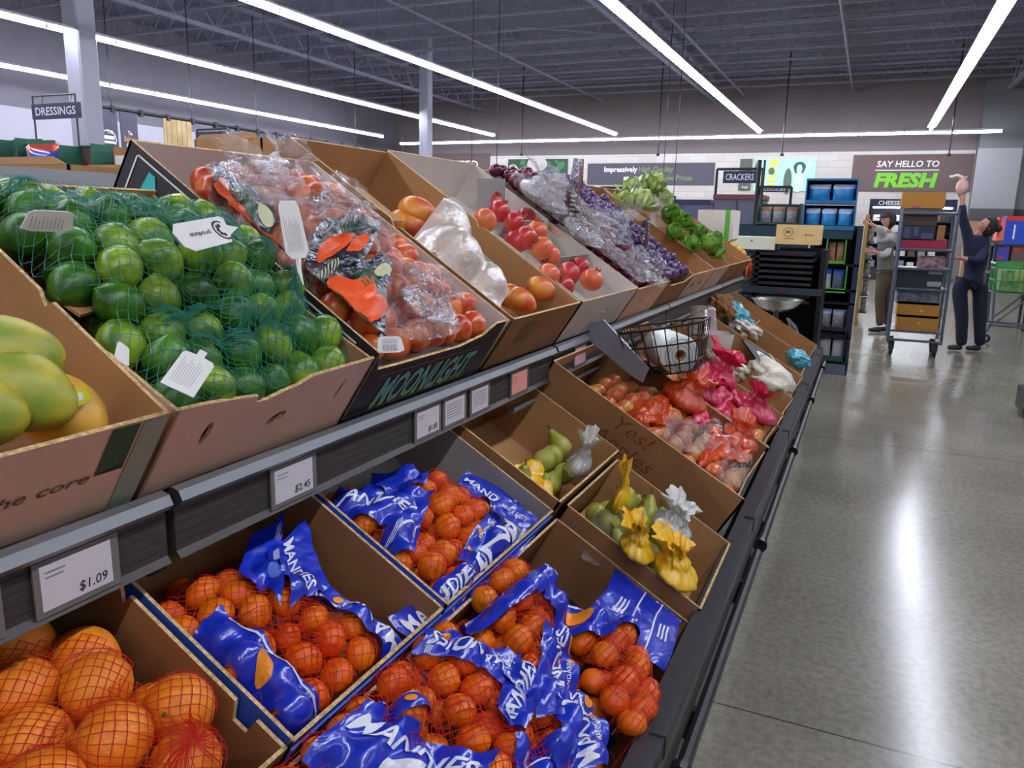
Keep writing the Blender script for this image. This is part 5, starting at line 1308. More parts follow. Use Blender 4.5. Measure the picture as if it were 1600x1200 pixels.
blob(LOW, 'paper_heap', 'crumpled white paper scraps in the small divided box', 'paper', 1160, 508, .03, .14, .12, .04, M_CREAM, 12, .9, 4)
blob(LOW, 'produce_bag', 'small white crumpled bag in the long kraft carton', 'bag', 1150, 545, -.06, .05, .04, .03, M_CREAM, 14, .7, 3)
# black printed tray
A_ = LOW.px(1190, 565, .03); r = empty('printed_tray', 'black tray with yellow and white print in a lower carton', 'tray', M=LOW.M(A_[0], A_[1] - .02, .05) @ Matrix.Rotation(.5, 4, 'Z'))
MB().box(-.20, .20, -.10, .10, -.01, 0).build('tray_board', M_BLACKC, r)
b = MB(); disc(b, .05, 0, .07, I4, ry=.045); b.build('white_print', M_WHITE, r); b = MB(); disc(b, .05, 0, .045, I4, z=.002, ry=.028); quadf(b, -.19, .19, -.098, -.08, I4, z=.002); b.build('yellow_print', mat('yellow print', (214, 190, 50), .5), r)
# upside-down clear cups on the carton behind the apples
for (u, v, hh, lb_) in ((1096, 524, .05, 'clear plastic tub standing upside down on white cups'), (1118, 556, .0, 'white plastic tub holding the clear one, behind the apples')):
    y, s = LOW.px(u, v, hh); r = empty('plastic_tub', lb_, 'tub', M=Matrix.Translation(LOW.W(y, s, hh)))
    m = plastic('clear tub plastic', (235, 225, 220), .25, .08, bump=.1, gloss=.4) if v < 530 else plastic('white tub plastic', (228, 222, 218), .9, .3, bump=.1, gloss=.2)
    MB().lathe([(.085, 0), (.088, .008), (.08, .012), (.062, .14), (.05, .15), (1e-4, .152)] if v < 530 else [(.09, .12), (.086, .11), (.07, .0), (1e-4, 0)], 16).build('tub_wall', m, r, True)
# =================================================================== BASKET WITH BAG ROLL
bx = on_x(948, 520, -.80); r = empty('wire_basket', 'black wire basket on a steel bracket below the upper tier', 'basket', loc=(-.80, bx.y, bx.z))
# bracket plate sloping down towards the aisle
b = MB(); b.prism([(0, 0), (.05, .015), (.22, -.14), (.20, -.19), (.16, -.17), (0, -.06)], t=.012, M=frame_m((-.06, 0, .03), (1, 0, 0), (0, 0, 1))); b.build('bracket_plate', mat('bracket steel', (150, 158, 172), .35, metal=.5), r)
b = MB(); R0, R1 = .085, .13
cxx, czz, cy0 = .20, -.13, .11
T = Matrix.Translation((cxx, cy0, czz)) @ Matrix.Rotation(math.radians(-12), 4, 'Y')
def rr(w, d, z, n=24, e=.04):
    pts = []
    for i in range(n):
        a = 2 * math.pi * i / n; pts.append(T @ Vector((w * (abs(math.cos(a)) ** .6) * (1 if math.cos(a) > 0 else -1), d * (abs(math.sin(a)) ** .6) * (1 if math.sin(a) > 0 else -1), z)))
    return pts
for z, w, d in ((.16, .155, .135), (.10, .14, .125), (.03, .12, .11), (0, .115, .105)): b.tube(rr(w, d, z), .003 if z < .16 else .0042, 6, closed=True)
for i in range(-3, 4):
    y = i * .035
    b.tube([T @ Vector((-.15, y, .16)), T @ Vector((-.11, y * .8, 0)), T @ Vector((.11, y * .8, 0)), T @ Vector((.15, y, .16))], .0022, 5)
for i in range(-3, 4):
    x = i * .04
    b.tube([T @ Vector((x, -.13, .16)), T @ Vector((x * .8, -.1, 0)), T @ Vector((x * .8, .1, 0)), T @ Vector((x, .13, .16))], .0022, 5)
b.build('wire_frame', M_BLACK, r)
r2 = empty('bag_roll', 'white roll of produce bags resting in the wire basket', 'bag roll', M=Matrix.Translation((-.80 + cxx, bx.y + cy0, bx.z + czz + .07)) @ Matrix.Rotation(math.radians(35), 4, 'Z') @ Matrix.Rotation(math.radians(90), 4, 'X'))
M_ROLL = plastic('milky roll film', (222, 228, 220), .92, .3, bump=.25, gloss=.15)
b = MB(); b.lathe([(.018, -.10), (.066, -.10), (.069, -.09), (.069, .085), (.064, .095), (.018, .095)], 28); b.build('roll_body', M_ROLL, r2, True)
b = MB(); b.lathe([(.016, -.102), (.02, -.102), (.02, .097), (.016, .097), (.016, -.102)], 16); b.build('roll_core', M_KRAFT, r2, True)
b = MB()
for q in (.03, .042, .054): ring(b, 0, 0, q, q + .002, I4, z=.0965)
for q in (.03, .042, .054): ring(b, 0, 0, q, q + .002, Matrix.Rotation(math.pi, 4, 'X'), z=.1015)
b.build('roll_windings', M_GREYINK, r2)
b = MB(); b.box(.02, .10, -.07, -.066, -.07, .02, M=Matrix.Rotation(-.3, 4, 'Z')); b.build('loose_sheet', M_ROLL, r2)
b = MB(); b.box(.055, .10, -.074, -.0705, -.07, -.03, M=Matrix.Rotation(-.3, 4, 'Z')); b.build('pink_print', mat('pink print', (206, 40, 90), .5), r2)
b = MB(); b.box(.02, .05, -.074, -.0705, -.065, -.03, M=Matrix.Rotation(-.3, 4, 'Z')); b.build('green_print', mat('green print', (90, 190, 130), .5), r2)

# =================================================================== HANGING SCALE BOWL
sc = on_y(1214, 475, 6.75); r = empty('produce_scale', 'shiny steel scale bowl on a stand behind the gondola end', 'scale', loc=(sc.x, 6.75, 0))
zb = sc.z
b = MB(); b.lathe([(.02, zb - .07), (.09, zb - .055), (.16, zb - .015), (.205, zb + .04), (.212, zb + .045), (.2, zb + .038), (.15, zb - .012), (.08, zb - .045), (1e-4, zb - .055)], 32); b.build('scale_bowl', M_CHROME, r, True)
b = MB(); b.tube([(0, 0, 0), (0, 0, zb - .06)], .02, 10); b.lathe([(.05, zb - .16), (.05, zb - .14), (.02, zb - .12)], 16); b.build('scale_post', mat('grey post', (120, 120, 118), .4, metal=.6), r)
b = MB(); b.lathe([(1e-4, 0), (.16, 0), (.16, .02), (.03, .05)], 20); b.build('scale_base', M_DARK, r)
pr = on_y(1232, 520, 6.55)
b = MB(); b.tube([(pr.x - .02, 6.55, pr.z + .12), (pr.x + .03, 6.55, pr.z + .05), (pr.x + .07, 6.5, pr.z - .12)], [.008, .03, .05], 8)
tag(b.build('film_roll_tail', M_CLEAR, None, True), 'length of clear film hanging below the steel scale bowl', 'film')

# =================================================================== BLACK DISPLAY SHELF BEHIND THE GONDOLA
Y1 = 7.35
def span(u0, v0, u1, v1, Y): a = on_y(u0, v1, Y); c = on_y(u1, v0, Y); return a.x, c.x, a.z, c.z
x0, x1, z0, z1 = span(1158, 408, 1290, 470, Y1)
r = empty('black_display', 'black slatted display stand behind the end of the gondola', 'display shelf', loc=(x0, Y1, 0)); W = x1 - x0
zt = on_y(1200, 388, Y1).z
b = MB(); b.box(0, W, .52, .55, 0, zt); b.build('back_panel', M_BLACK, r)
for x in (-.0, W - .13): b = MB(); b.box(x + .09, x + .13, 0, .55, 0, zt); b.build('side_post', M_BLACK, r)
zz = .12
for k in range(9):
    zc = on_y(1200, 396 + k * 9.2, Y1).z
    b = MB(); b.box(0, W - .1, 0, .5, zc - .012, zc + .012); b.build('shelf_slat', mat('black plastic', (34, 34, 38), .45), r)
zc = on_y(1200, 446, Y1).z
b = MB(); b.box(.0, W, -.03, .0, zc - .07, zc - .01); b.build('shelf_fascia', mat('slate fascia', (44, 54, 66), .5), r)
b = MB(); b.box(.30, .38, -.034, -.031, zc - .045, zc - .03); b.build('red_mark', mat('dull red', (120, 40, 44), .6), r)
b = MB(); b.box(0, W, .1, .5, .04, .10); b.box(0, W, .1, .5, .34, .37); b.build('lower_shelf', M_BLACK, r)
for i in range(3):
    p = on_y(1178 + i * 14 - 12, 470, Y1 - .02); o = MB().box(0, .12, 0, .18, 0, .20).build('snack_bag', mat('teal bag', (70, 130, 160), .4, var=.3, vscale=14)); o.location = (p.x, Y1 + .12, .371)
    tag(o, 'teal and white packet on the low shelf left of the scale bowl', 'packet', 'packets left of the scale bowl')
x0, x1, z0, z1 = span(1211, 352, 1283, 381, Y1 - .05)
r = empty('kraft_box', 'pale kraft box with oval print on top of the black stand', 'carton', loc=(x0, Y1 - .05, z0)); w, h = x1 - x0, z1 - z0
MB().box(0, w, 0, .4, 0, h).build('box_body', mat('pale kraft', (232, 196, 132), .8, var=.04), r)
F = frame_m((0, -.001, 0), (1, 0, 0), (0, 0, 1)); b = MB()
ring(b, w * .28, h * .62, w * .1, w * .112, F); add_text(b, 'MIX', w * .22, h * .55, h * .16, F, .02, w=w * .13); quadf(b, w * .2, w * .42, h * .28, h * .31, F); add_text(b, 'fresh', w * .66, h * .45, h * .1, F, .01, w=w * .2); b.build('box_print', mat('brown print3', (128, 92, 50), .7), r)
b = MB(); b.box(w - .07, w + .01, -.02, .1, -.55, .02); b.build('corner_post', M_BLACK, r) if False else None
x0, x1, z0, z1 = span(1138, 371, 1212, 388, Y1 - .02)
r = empty('cream_tray', 'long cream tray left of the pale kraft box', 'tray', loc=(x0, Y1 - .02, z0)); MB().box(0, x1 - x0, 0, .4, 0, z1 - z0).build('tray_body', mat('cream plastic', (232, 232, 204), .5), r)
b = MB(); disc(b, .2, (z1 - z0) * .7, .012, F, n=3); b.build('arrow_print', M_INK, r)
# white and green box at gondola back
x0, x1, z0, z1 = span(1086, 328, 1141, 372, 6.2)
r = empty('white_box', 'white box with green corner behind the last kraft carton', 'carton', loc=(x0, 6.25, z0)); w, h = x1 - x0, z1 - z0
b = MB(); b.prism([(0, 0), (w, -.02), (w * 1.1, 0), (w * 1.1, h), (0, h)], t=.3, M=frame_m((0, .3, 0), (1, 0, 0), (0, 0, 1))); b.build('box_body', mat('warm white card', (232, 228, 214), .7), r)
b = MB(); quadf(b, w * .84, w * .98, -.02, h, F, z=.002); b.build('green_corner', mat('fresh green', (92, 190, 70), .6), r)
MB().box(w * .3, w * .9, .02, .28, -1.2, 0).build('box_stand', M_BLACK, r)

# =================================================================== SNACK BAG RACK (blue and green trays)
Y2 = 8.6
xa, xb = on_y(1262, 450, Y2).x, on_y(1338, 450, Y2).x
r = empty('snack_rack', 'tall dark rack of snack trays beside the aisle', 'display shelf', loc=(xa, Y2, 0)); W = xb - xa
zt = on_y(1300, 352, Y2).z
b = MB(); b.box(-.02, .02, 0, .5, 0, zt); b.build('side_post', M_BLACK, r)
b = MB(); b.box(W - .05, W, 0, .5, 0, zt); b.build('side_post', M_NAVY, r)
b = MB(); b.box(0, W, .46, .5, 0, zt); b.build('back_panel', mat('rack navy', (26, 32, 48), .5), r)
b = MB(); b.box(-.04, W - .02, -.02, .5, 0.0, .11); b.build('base_plinth', mat('slate plinth', (92, 98, 112), .5), r)
for v in (567, 525, 472, 452, 412):
    z = on_y(1300, v, Y2).z; MB().box(0, W, 0, .46, z - .02, z).build('rack_shelf', M_BLACK, r)
def tray(label, u0, v0, u1, v1, Y, m, inner, bags, bm_, bw, cat='tray', blabel='', bgroup=None, cap=None, depth=.34):
    x0, x1, z0, z1 = span(u0, v0, u1, v1, Y); w, h = x1 - x0, z1 - z0; r = empty('display_tray', label, cat, loc=(x0, Y, z0)); t = .012
    MB().box(0, w, 0, depth, 0, t).build('tray_floor', m, r)
    for x in (0, w - t): MB().box(x, x + t, 0, depth, t, h).build('tray_side', m, r)
    MB().box(0, w, depth - t, depth, t, h).build('tray_back', inner, r); MB().box(t, w - t, 0, t, t, h * .16).build('tray_lip', m, r)
    if cap: MB().box(0, w, 0, depth, h, h + .02).build('tray_top', m, r)
    n = bags
    for i in range(n):
        bwid = (w - 2 * t) / n * (.92); o = snack(bwid, h * .80, bm_[i % len(bm_)], bw); o.location = (x0 + t + (i + .5) * (w - 2 * t) / n, Y + .10, z0 + t); tag(o, blabel, 'snack bag', bgroup)
    return r
def snack(w, h, m, white):
    """Pillow bag with crimped ends, printed body and pale top."""
    b = MB(); n, k = 10, 12; d = min(.045, w * .3)
    for side in (-1, 1):
        vs = []
        for i in range(k + 1):
            t = i / k
            for j in range(n + 1):
                q = j / n * 2 - 1; th = d * (max(0, 1 - q * q) ** .5) * (max(0, math.sin(math.pi * t)) ** .45)
                vs.append((q * w / 2 * (1 - .06 * math.sin(math.pi * t)), side * th, t * h))
        fs = [(i * (n + 1) + j, i * (n + 1) + j + 1, (i + 1) * (n + 1) + j + 1, (i + 1) * (n + 1) + j) for i in range(k) for j in range(n)]
        mi = [1 if f[0] // (n + 1) >= k * .72 else 0 for f in fs]
        a = len(b.f); b.add(vs, fs); b.m[a:] = mi
    o = b.build('snack_bag', [m, white], None, True)
    return o
M_TEAL = mat('teal tray', (24, 104, 150), .5); M_TEALD = mat('dark teal', (20, 52, 66), .6); M_GRN = mat('green tray', (76, 160, 66), .5); M_DGRN = mat('dark green tray', (28, 70, 58), .6)
M_SB = mat('sky blue packet', (44, 142, 206), .3, var=.2, vscale=20); M_SW = mat('packet pale', (190, 205, 235), .3); M_SG = mat('grey packet', (150, 146, 152), .35, var=.3, vscale=25); M_SB2 = mat('brown packet', (150, 110, 80), .4)
M_SK = mat('dark packet', (96, 108, 124), .4, var=.3, vscale=25); M_SO = mat('orange white packet', (190, 130, 96), .4, var=.35, vscale=20); M_SWH = mat('white packet', (200, 200, 204), .4); M_SBL = mat('blue top packet', (40, 88, 200), .4)
tray('topmost blue tray on the rack, holding two blue bags', 1257, 282, 1342, 318, Y2, M_TEAL, M_TEALD, 2, [M_SB], M_SW, blabel='sky blue snack bag in the topmost blue tray', bgroup='bags in the topmost blue tray', cap=True)
tray('wide blue tray below the topmost one, holding three bags', 1252, 320, 1338, 358, Y2 - .02, M_TEAL, M_TEALD, 3, [M_SB], M_SW, blabel='sky blue snack bag in the second blue tray', bgroup='bags in the second blue tray')
MB_ = MB(); xx0, xx1, zz0, zz1 = span(1262, 352, 1334, 372, Y2 - .01); MB_.box(xx0, xx1, Y2 - .01, Y2 + .3, zz0, zz1); tag(MB_.build('tray_base_box', M_TEALD), 'dark teal box under the two blue snack trays', 'carton')
tray('upper green tray with orange and white bags', 1288, 372, 1324, 414, Y2, M_GRN, mat('green inner', (52, 120, 52), .6), 2, [M_SO], M_SB2, blabel='orange and white snack bag in the upper green tray', bgroup='bags in the upper green tray', depth=.3)
tray('lower green tray with blue-topped bags', 1274, 414, 1325, 456, Y2, M_GRN, mat('green inner', (52, 120, 52), .6), 2, [M_SWH, M_SK], M_SBL, blabel='blue-topped white snack bag in the lower green tray', bgroup='bags in the lower green tray', depth=.3)
tray('dark tray of grey bags above the dark green one', 1272, 480, 1326, 515, Y2, mat('rack navy', (26, 32, 48), .5), M_TEALD, 2, [M_SG], M_SW, blabel='grey snack bag in the dark tray near the rack foot', bgroup='bags in the dark low tray', depth=.3)
tray('dark green tray of white bags at the rack foot', 1272, 515, 1326, 562, Y2, M_DGRN, M_TEALD, 2, [M_SWH], M_SK, blabel='white snack bag in the dark green tray at the rack foot', bgroup='bags in the lowest tray', depth=.3)
tray('dark green tray of grey bags left of the blue trays', 1180, 318, 1252, 352, Y2 + .2, M_DGRN, M_TEALD, 3, [M_SG], M_SB2, blabel='grey snack bag left of the blue trays', bgroup='grey bags left of the blue trays')
x0, x1, z0, z1 = span(1140, 352, 1262, 372, Y2 + .2)
r = empty('snack_shelf', 'dark green shelf unit under the grey snack bags', 'display shelf', loc=(x0, Y2 + .2, 0)); MB().box(0, x1 - x0, 0, .45, 0, z1).build('shelf_body', M_TEALD, r); MB().box(0, x1 - x0, -.02, 0, z0 - .02, z0 + .04).build('price_channel', M_NAVY, r)
r = empty('wooden_display', 'small wooden display post between scale and rack', 'display', loc=(on_y(1264, 500, 8.2).x, 8.2, 0)); zt = on_y(1264, 492, 8.2).z
b = MB(); b.box(-.05, .05, 0, .1, .1, zt); b.build('wood_post', mat('pale wood', (196, 160, 100), .6, var=.2), r); b = MB(); b.box(-.055, .055, -.01, .11, zt, zt + .05); b.build('dark_cap', M_DARK, r); b = MB(); b.box(-.1, .1, -.05, .15, 0, .1); b.build('base_block', M_KRAFT, r)

# =================================================================== AISLE SHELVING FAR BEHIND
for lb_, u0, v0, u1, Y, m in (('blue-grey shelving end with dark red top behind the white box', 1108, 304, 1190, 13.5, mat('blue grey panel', (92, 92, 110), .6)), ('low blue-grey shelving behind the lettuce cartons', 1020, 312, 1108, 15, mat('blue grey panel2', (84, 86, 112), .6)),
                              ('grey shelving row seen above the pomegranates', 770, 300, 1020, 17, mat('grey shelving', (120, 116, 116), .6))):
    x0, x1, z0, z1 = span(u0, v0, u1, 420, Y); r = empty('grocery_shelf', lb_, 'shelf unit', loc=(x0, Y, 0)); MB().box(0, x1 - x0, 0, .9, 0, z1 - .08).build('shelf_body', m, r)
    MB().box(-.02, x1 - x0 + .02, -.02, .92, z1 - .08, z1).build('top_rail', mat('dark red rail', (110, 52, 62), .6) if u0 == 1108 else M_NAVY, r)
    MB().box((x1 - x0) * .48, (x1 - x0) * .5, -.015, 0, .1, z1 - .1).build('panel_joint', M_DARK, r)
for u0, u1, lb_ in ((1181, 1183, 'black upright post right of the crackers sign'), (1190, 1191, 'thin black post between the two small aisle signs')):
    p = on_y(u0 + 2, 250, 12); q = on_y(u1, 300, 12); b = MB(); b.tube([(0, 0, 0), (0, 0, p.z)], .03 if u0 == 1181 else .015, 8); o = b.build('sign_post', M_BLACK); o.location = (q.x, 12, 0); tag(o, lb_, 'post')

# =================================================================== COOLER AGAINST THE BACK WALL
YC = 25.6
x0, x1, z0, z1 = span(1345, 312, 1497, 440, YC); W = x1 - x0
r = empty('open_cooler', 'dark open cooler with lit shelves of white packages', 'cooler', loc=(x0, YC, 0)); zc_ = z1
MB().box(0, W, .9, 1.0, 0, zc_).build('cooler_back', mat('cooler inner', (60, 62, 68), .6), r); MB().box(0, W, -.02, 1.0, zc_ - .22, zc_).build('cooler_canopy', M_NAVY, r); MB().box(0, W, 0, 1.0, 0, .35).build('cooler_base', M_DARK, r)
for x in (0, W - .06): MB().box(x, x + .06, 0, 1.0, .35, zc_ - .2).build('cooler_side', M_BLACK, r)
levels = [.38, .72, 1.06, 1.40, 1.72]
for z in levels: MB().box(.06, W - .06, .1, .9, z - .03, z).build('cooler_shelf', M_BLACK, r)
b = MB(); b.box(.1, W - .1, .04, .1, zc_ - .26, zc_ - .22); b.build('cooler_lamp', mat('cooler lamp', (255, 255, 255), .5, emit=(240, 244, 255), estr=14), r)
pk = [MB().box(-.09, .09, 0, .18, 0, .2).build('dairy_package', m) for m in (mat('dairy white', (224, 222, 222), .5), mat('dairy grey', (150, 148, 156), .5), mat('dairy brown', (120, 72, 52), .5))]
rnd = random.Random(9); used = [False] * 3
for z in levels:
    n = int((W - .2) / .26)
    for i in range(n):
        k = rnd.choice((0, 0, 0, 1, 2)); o = pk[k] if not used[k] else pk[k].copy()
        if used[k]: COL.objects.link(o)
        used[k] = True; o.location = (x0 + .22 + i * .26, YC + .14, z + .001); o.scale = (1, 1, rnd.uniform(.7, 1.05))
        tag(o, ('small white package on the lit cooler shelves', 'small grey package on the lit cooler shelves', 'small brown package on the lit cooler shelves')[k], 'package', ('white packages in the cooler', 'grey packages in the cooler', 'brown packages in the cooler')[k])
a = on_y(1363, 325, YC - .1); F = frame_m((x0 + .0, YC - .025, zc_ - .17), (1, 0, 0), (0, 0, 1)); b = MB(); add_text(b, 'CHEESE', W * .1, 0, .12, F, .02); o = b.build('sign_lettering', M_WHITE); attach(o, r)
p = on_y(1504, 400, 22); r = empty('wood_pillar_panel', 'narrow pale wooden panel behind the worker in navy', 'panel', loc=(p.x, 22, 0)); MB().box(0, .32, 0, .3, 0, on_y(1504, 345, 22).z).build('panel_body', mat('pale wood panel', (176, 140, 104), .6), r)

# =================================================================== STOCK TROLLEY
YT = 10.3
x0, x1, z0, z1 = span(1388, 326, 1487, 545, YT); x0 = on_y(1388, 520, YT).x; x1 = on_y(1472, 520, YT).x; W = x1 - x0
r = empty('stock_trolley', 'tall grey wheeled stock trolley loaded with boxes', 'trolley', loc=(x0, YT, 0)); M_TR = mat('trolley grey steel', (104, 112, 126), .35, metal=.5); zt = on_y(1440, 326, YT).z
for x in (0, W):
    for y in (0, .55): MB().tube([(x, y, .17), (x, y, zt)], .017, 8).build('upright_tube', M_TR, r)
lv = [on_y(1430, v, YT).z for v in (518, 452, 420, 390)] + [zt - .05]
for z in lv: MB().box(0, W, 0, .55, z - .02, z + .005).build('trolley_shelf', M_TR, r); 
for z in [.2] + lv[1:]: MB().tube([(0, -.01, z), (W, -.01, z)], .014, 6).build('front_bar', M_TR, r)
for x in (.05, W - .05):
    for y in (.05, .5):
        b = MB(); b.lathe([(.055, -.018), (.075, -.016), (.078, 0), (.075, .016), (.055, .018)], 16, M=Matrix.Translation((x, y, .08)) @ Matrix.Rotation(math.pi / 2, 4, 'Y')); w_ = b.build('caster', mat('black rubber', (26, 26, 28), .7), r, True)
        b = MB(); b.box(x - .03, x + .03, y - .02, y + .02, .08, .18); b.build('caster_fork', M_DARK, r)
def tbox(label, u0, v0, u1, v1, m, name='stock_box', d=.42, cat='carton', print_=None, dy=.04):
    a, c, e, f_ = span(u0, v0, u1, v1, YT + dy); q = empty(name, label, cat, loc=(a, YT + dy, e)); MB().box(0, c - a, 0, d, 0, f_ - e).build('box_body', m, q)
    if print_:
        b = MB()
        for (p0, p1, s0_, s1_) in print_[1]: quadf(b, (c - a) * p0, (c - a) * p1, (f_ - e) * s0_, (f_ - e) * s1_, frame_m((0, -.001, 0), (1, 0, 0), (0, 0, 1)))
        b.build('box_print', print_[0], q)
    return q
M_OK = mat('golden kraft', (178, 124, 48), .8, var=.06)
tbox('large golden box at the bottom of the trolley, lower half of two', 1399, 495, 1468, 517, M_OK, print_=(mat('pale mark', (208, 180, 120), .8), [(.5, .58, .5, .6)]))
tbox('large golden box stacked on the bottom trolley box', 1400, 474, 1469, 494.5, M_OK, print_=(mat('pale mark', (208, 180, 120), .8), [(.55, .63, .4, .5)]))
tbox('black crate with pale labels on the trolley middle shelf', 1399, 421, 1475, 451.5, mat('slate crate', (34, 40, 46), .5), 'plastic_crate', cat='crate', print_=(mat('pale label', (150, 156, 162), .6), [(.68, .98, .76, .92), (.68, .98, .2, .42)]))
tbox('crimson box lying on the upper trolley shelf', 1404, 375, 1481, 389, mat('crimson box', (156, 34, 66), .5))
tbox('dark blue boxes level on the upper trolley shelf', 1408, 353, 1462, 374.5, mat('dark blue box', (38, 44, 66), .5), print_=(mat('slate print', (70, 80, 110), .5), [(.05, .25, .1, .9), (.35, .5, .3, .9), (.6, .95, .1, .5)]))
tbox('golden box at the right of the dark blue one on the trolley', 1463, 352, 1478, 374.5, mat('ochre box', (150, 104, 50), .7))
tbox('brown box near the top of the trolley', 1408, 336, 1466, 352.5, mat('olive brown box', (74, 62, 50), .7))
tbox('open golden box on top of the trolley with a loose flap', 1408, 300, 1479, 325, M_OK, print_=(mat('pink label', (200, 60, 90), .6), [(.25, .45, .04, .14)]))
tbox('white and maroon packages on the trolley shelf', 1435, 402, 1478, 419.5, mat('white maroon packages', (176, 150, 150), .5, col2=(90, 40, 52), vscale=18))
tbox('blue and silver packs under the black crate on the trolley', 1400, 456, 1470, 474, mat('silver blue packs', (110, 120, 132), .5, col2=(50, 60, 80), vscale=14))

# =================================================================== SHOPPING CART AND BRIGHT STOCK AT THE RIGHT EDGE
YS = 12.2
x0, x1, z0, z1 = span(1545, 420, 1600, 455, YS)
r = empty('shopping_cart', 'green wire shopping cart behind the worker', 'shopping cart', loc=(x0 + .05, YS, 0)); zc0 = on_y(1570, 458, YS).z; zc1 = on_y(1570, 420, YS).z; Wc = .95; Dc = .55
M_CG = mat('green cart wire', (60, 140, 80), .4, metal=.2)
b = MB()
for i in range(15): x = Wc * i / 14; b.tube([(x, 0, zc0), (x, 0, zc1)], .005, 4); b.tube([(x, Dc, zc0), (x, Dc, zc1)], .005, 4)
for z in (zc0, (zc0 + zc1) / 2, zc1): b.tube([(0, 0, z), (Wc, 0, z), (Wc, Dc, z), (0, Dc, z)], .008, 5, closed=True)
for i in range(10): y = Dc * i / 9; b.tube([(0, y, zc1), (0, y, zc0), (Wc, y, zc0), (Wc, y, zc1)], .004, 4)
b.build('basket_wire', M_CG, r)
b = MB(); b.tube([(.0, .05, zc1 + .06), (.0, Dc - .05, zc1 + .06)], .018, 8); b.build('handle_bar', mat('green handle', (60, 170, 70), .4), r)
b = MB()
for y in (.05, Dc - .05): b.tube([(0, y, zc1 + .06), (.05, y, .3), (.0, y, .14)], .014, 6); b.tube([(.0, y, .25), (Wc * .9, y, .22), (Wc * .9, y, .12)], .014, 6); b.tube([(.1, y, .3), (Wc * .5, y, zc0)], .012, 6)
b.build('cart_frame', M_TR, r)
for x in (0, Wc * .9):
    for y in (.05, Dc - .05):
        bb = MB(); bb.lathe([(.03, -.014), (.058, -.013), (.06, 0), (.058, .013), (.03, .014)], 14, M=Matrix.Translation((x, y, .061)) @ Matrix.Rotation(math.pi / 2, 4, 'X')); bb.build('cart_wheel', mat('black rubber', (26, 26, 28), .7), r, True)
b = MB(); b.box(.08, Wc - .1, .05, Dc - .05, zc0 + .02, zc1 - .02); o = b.build('cart_goods', mat('green goods', (70, 130, 84), .6, col2=(170, 190, 110), vscale=9)); attach(o, r) if False else None
o.location = (x0 + .05, YS, 0); tag(o, 'green and yellow packed goods inside the shopping cart', 'groceries')
for lb_, u0, v0, u1, v1, Y, m, pr_ in (('red and blue promotional carton at the right picture edge', 1567, 338, 1612, 382, 14, mat('cobalt', (36, 78, 190), .5), [(.0, 1., .84, 1.0)]), ('orange and pink carton left of the blue one', 1556, 340, 1574, 376, 14.05, mat('coral', (236, 120, 96), .5), [(.0, .3, .2, 1.)]),
                                   ('violet carton below the blue promotional one', 1556, 384, 1578, 408, 14, mat('violet', (74, 70, 170), .5), [(.1, .5, .1, .3)]), ('brown carton right of the violet one', 1579, 384, 1612, 408, 14, mat('dusk brown', (110, 82, 76), .6), [(.1, .5, .6, .8)]),
                                   ('green carton behind the shopping cart handle', 1553, 409, 1600, 424, 14, mat('leaf green', (74, 150, 74), .6), [(.1, .5, .1, .3)])):
    a, c, e, f_ = span(u0, v0, u1, v1, Y); q = empty('promo_carton', lb_, 'carton', loc=(a, Y, e)); MB().box(0, c - a, 0, .4, 0, f_ - e).build('box_body', m, q); b = MB()
    for (p0, p1, s0_, s1_) in pr_: quadf(b, (c - a) * p0, (c - a) * p1, (f_ - e) * s0_, (f_ - e) * s1_, frame_m((0, -.001, 0), (1, 0, 0), (0, 0, 1)))
    b.build('box_print', mat('print red', (206, 48, 44), .5), q)
    if u0 == 1567: b = MB(); quadf(b, (c - a) * .35, (c - a) * .42, (f_ - e) * .2, (f_ - e) * .7, frame_m((0, -.002, 0), (1, 0, 0), (0, 0, 1))); b.build('white_print', M_WHITE, q)
a, c, e, f_ = span(1553, 382, 1625, 384, 13.98); q = empty('promo_table', 'dark table carrying the bright cartons at the right edge', 'table', loc=(a, 13.98, 0))
MB().box(0, c - a, 0, .5, e, e + .03).build('table_shelf', M_DARK, q); MB().box(0, c - a, 0, .5, on_y(1570, 425, 14).z - .04, on_y(1570, 425, 14).z - .01).build('table_shelf', M_DARK, q)
for x in (.02, c - a - .06): MB().box(x, x + .04, .02, .06, 0, e).build('table_leg', M_DARK, q); MB().box(x, x + .04, .44, .48, 0, e).build('table_leg', M_DARK, q)
p = on_z(1597, 655, 0); r = empty('floor_cart', 'black wheel base of something just inside the right edge', 'cart', loc=(p.x, p.y, 0)); MB().box(.0, .5, 0, .4, .04, .22).build('cart_body', M_BLACK, r); bb = MB(); bb.lathe([(.02, -.012), (.04, -.01), (.042, 0), (.04, .01), (.02, .012)], 12, M=Matrix.Translation((.03, .0, .042)) @ Matrix.Rotation(math.pi / 2, 4, 'Y')); bb.build('wheel', M_BLACK, r, True)

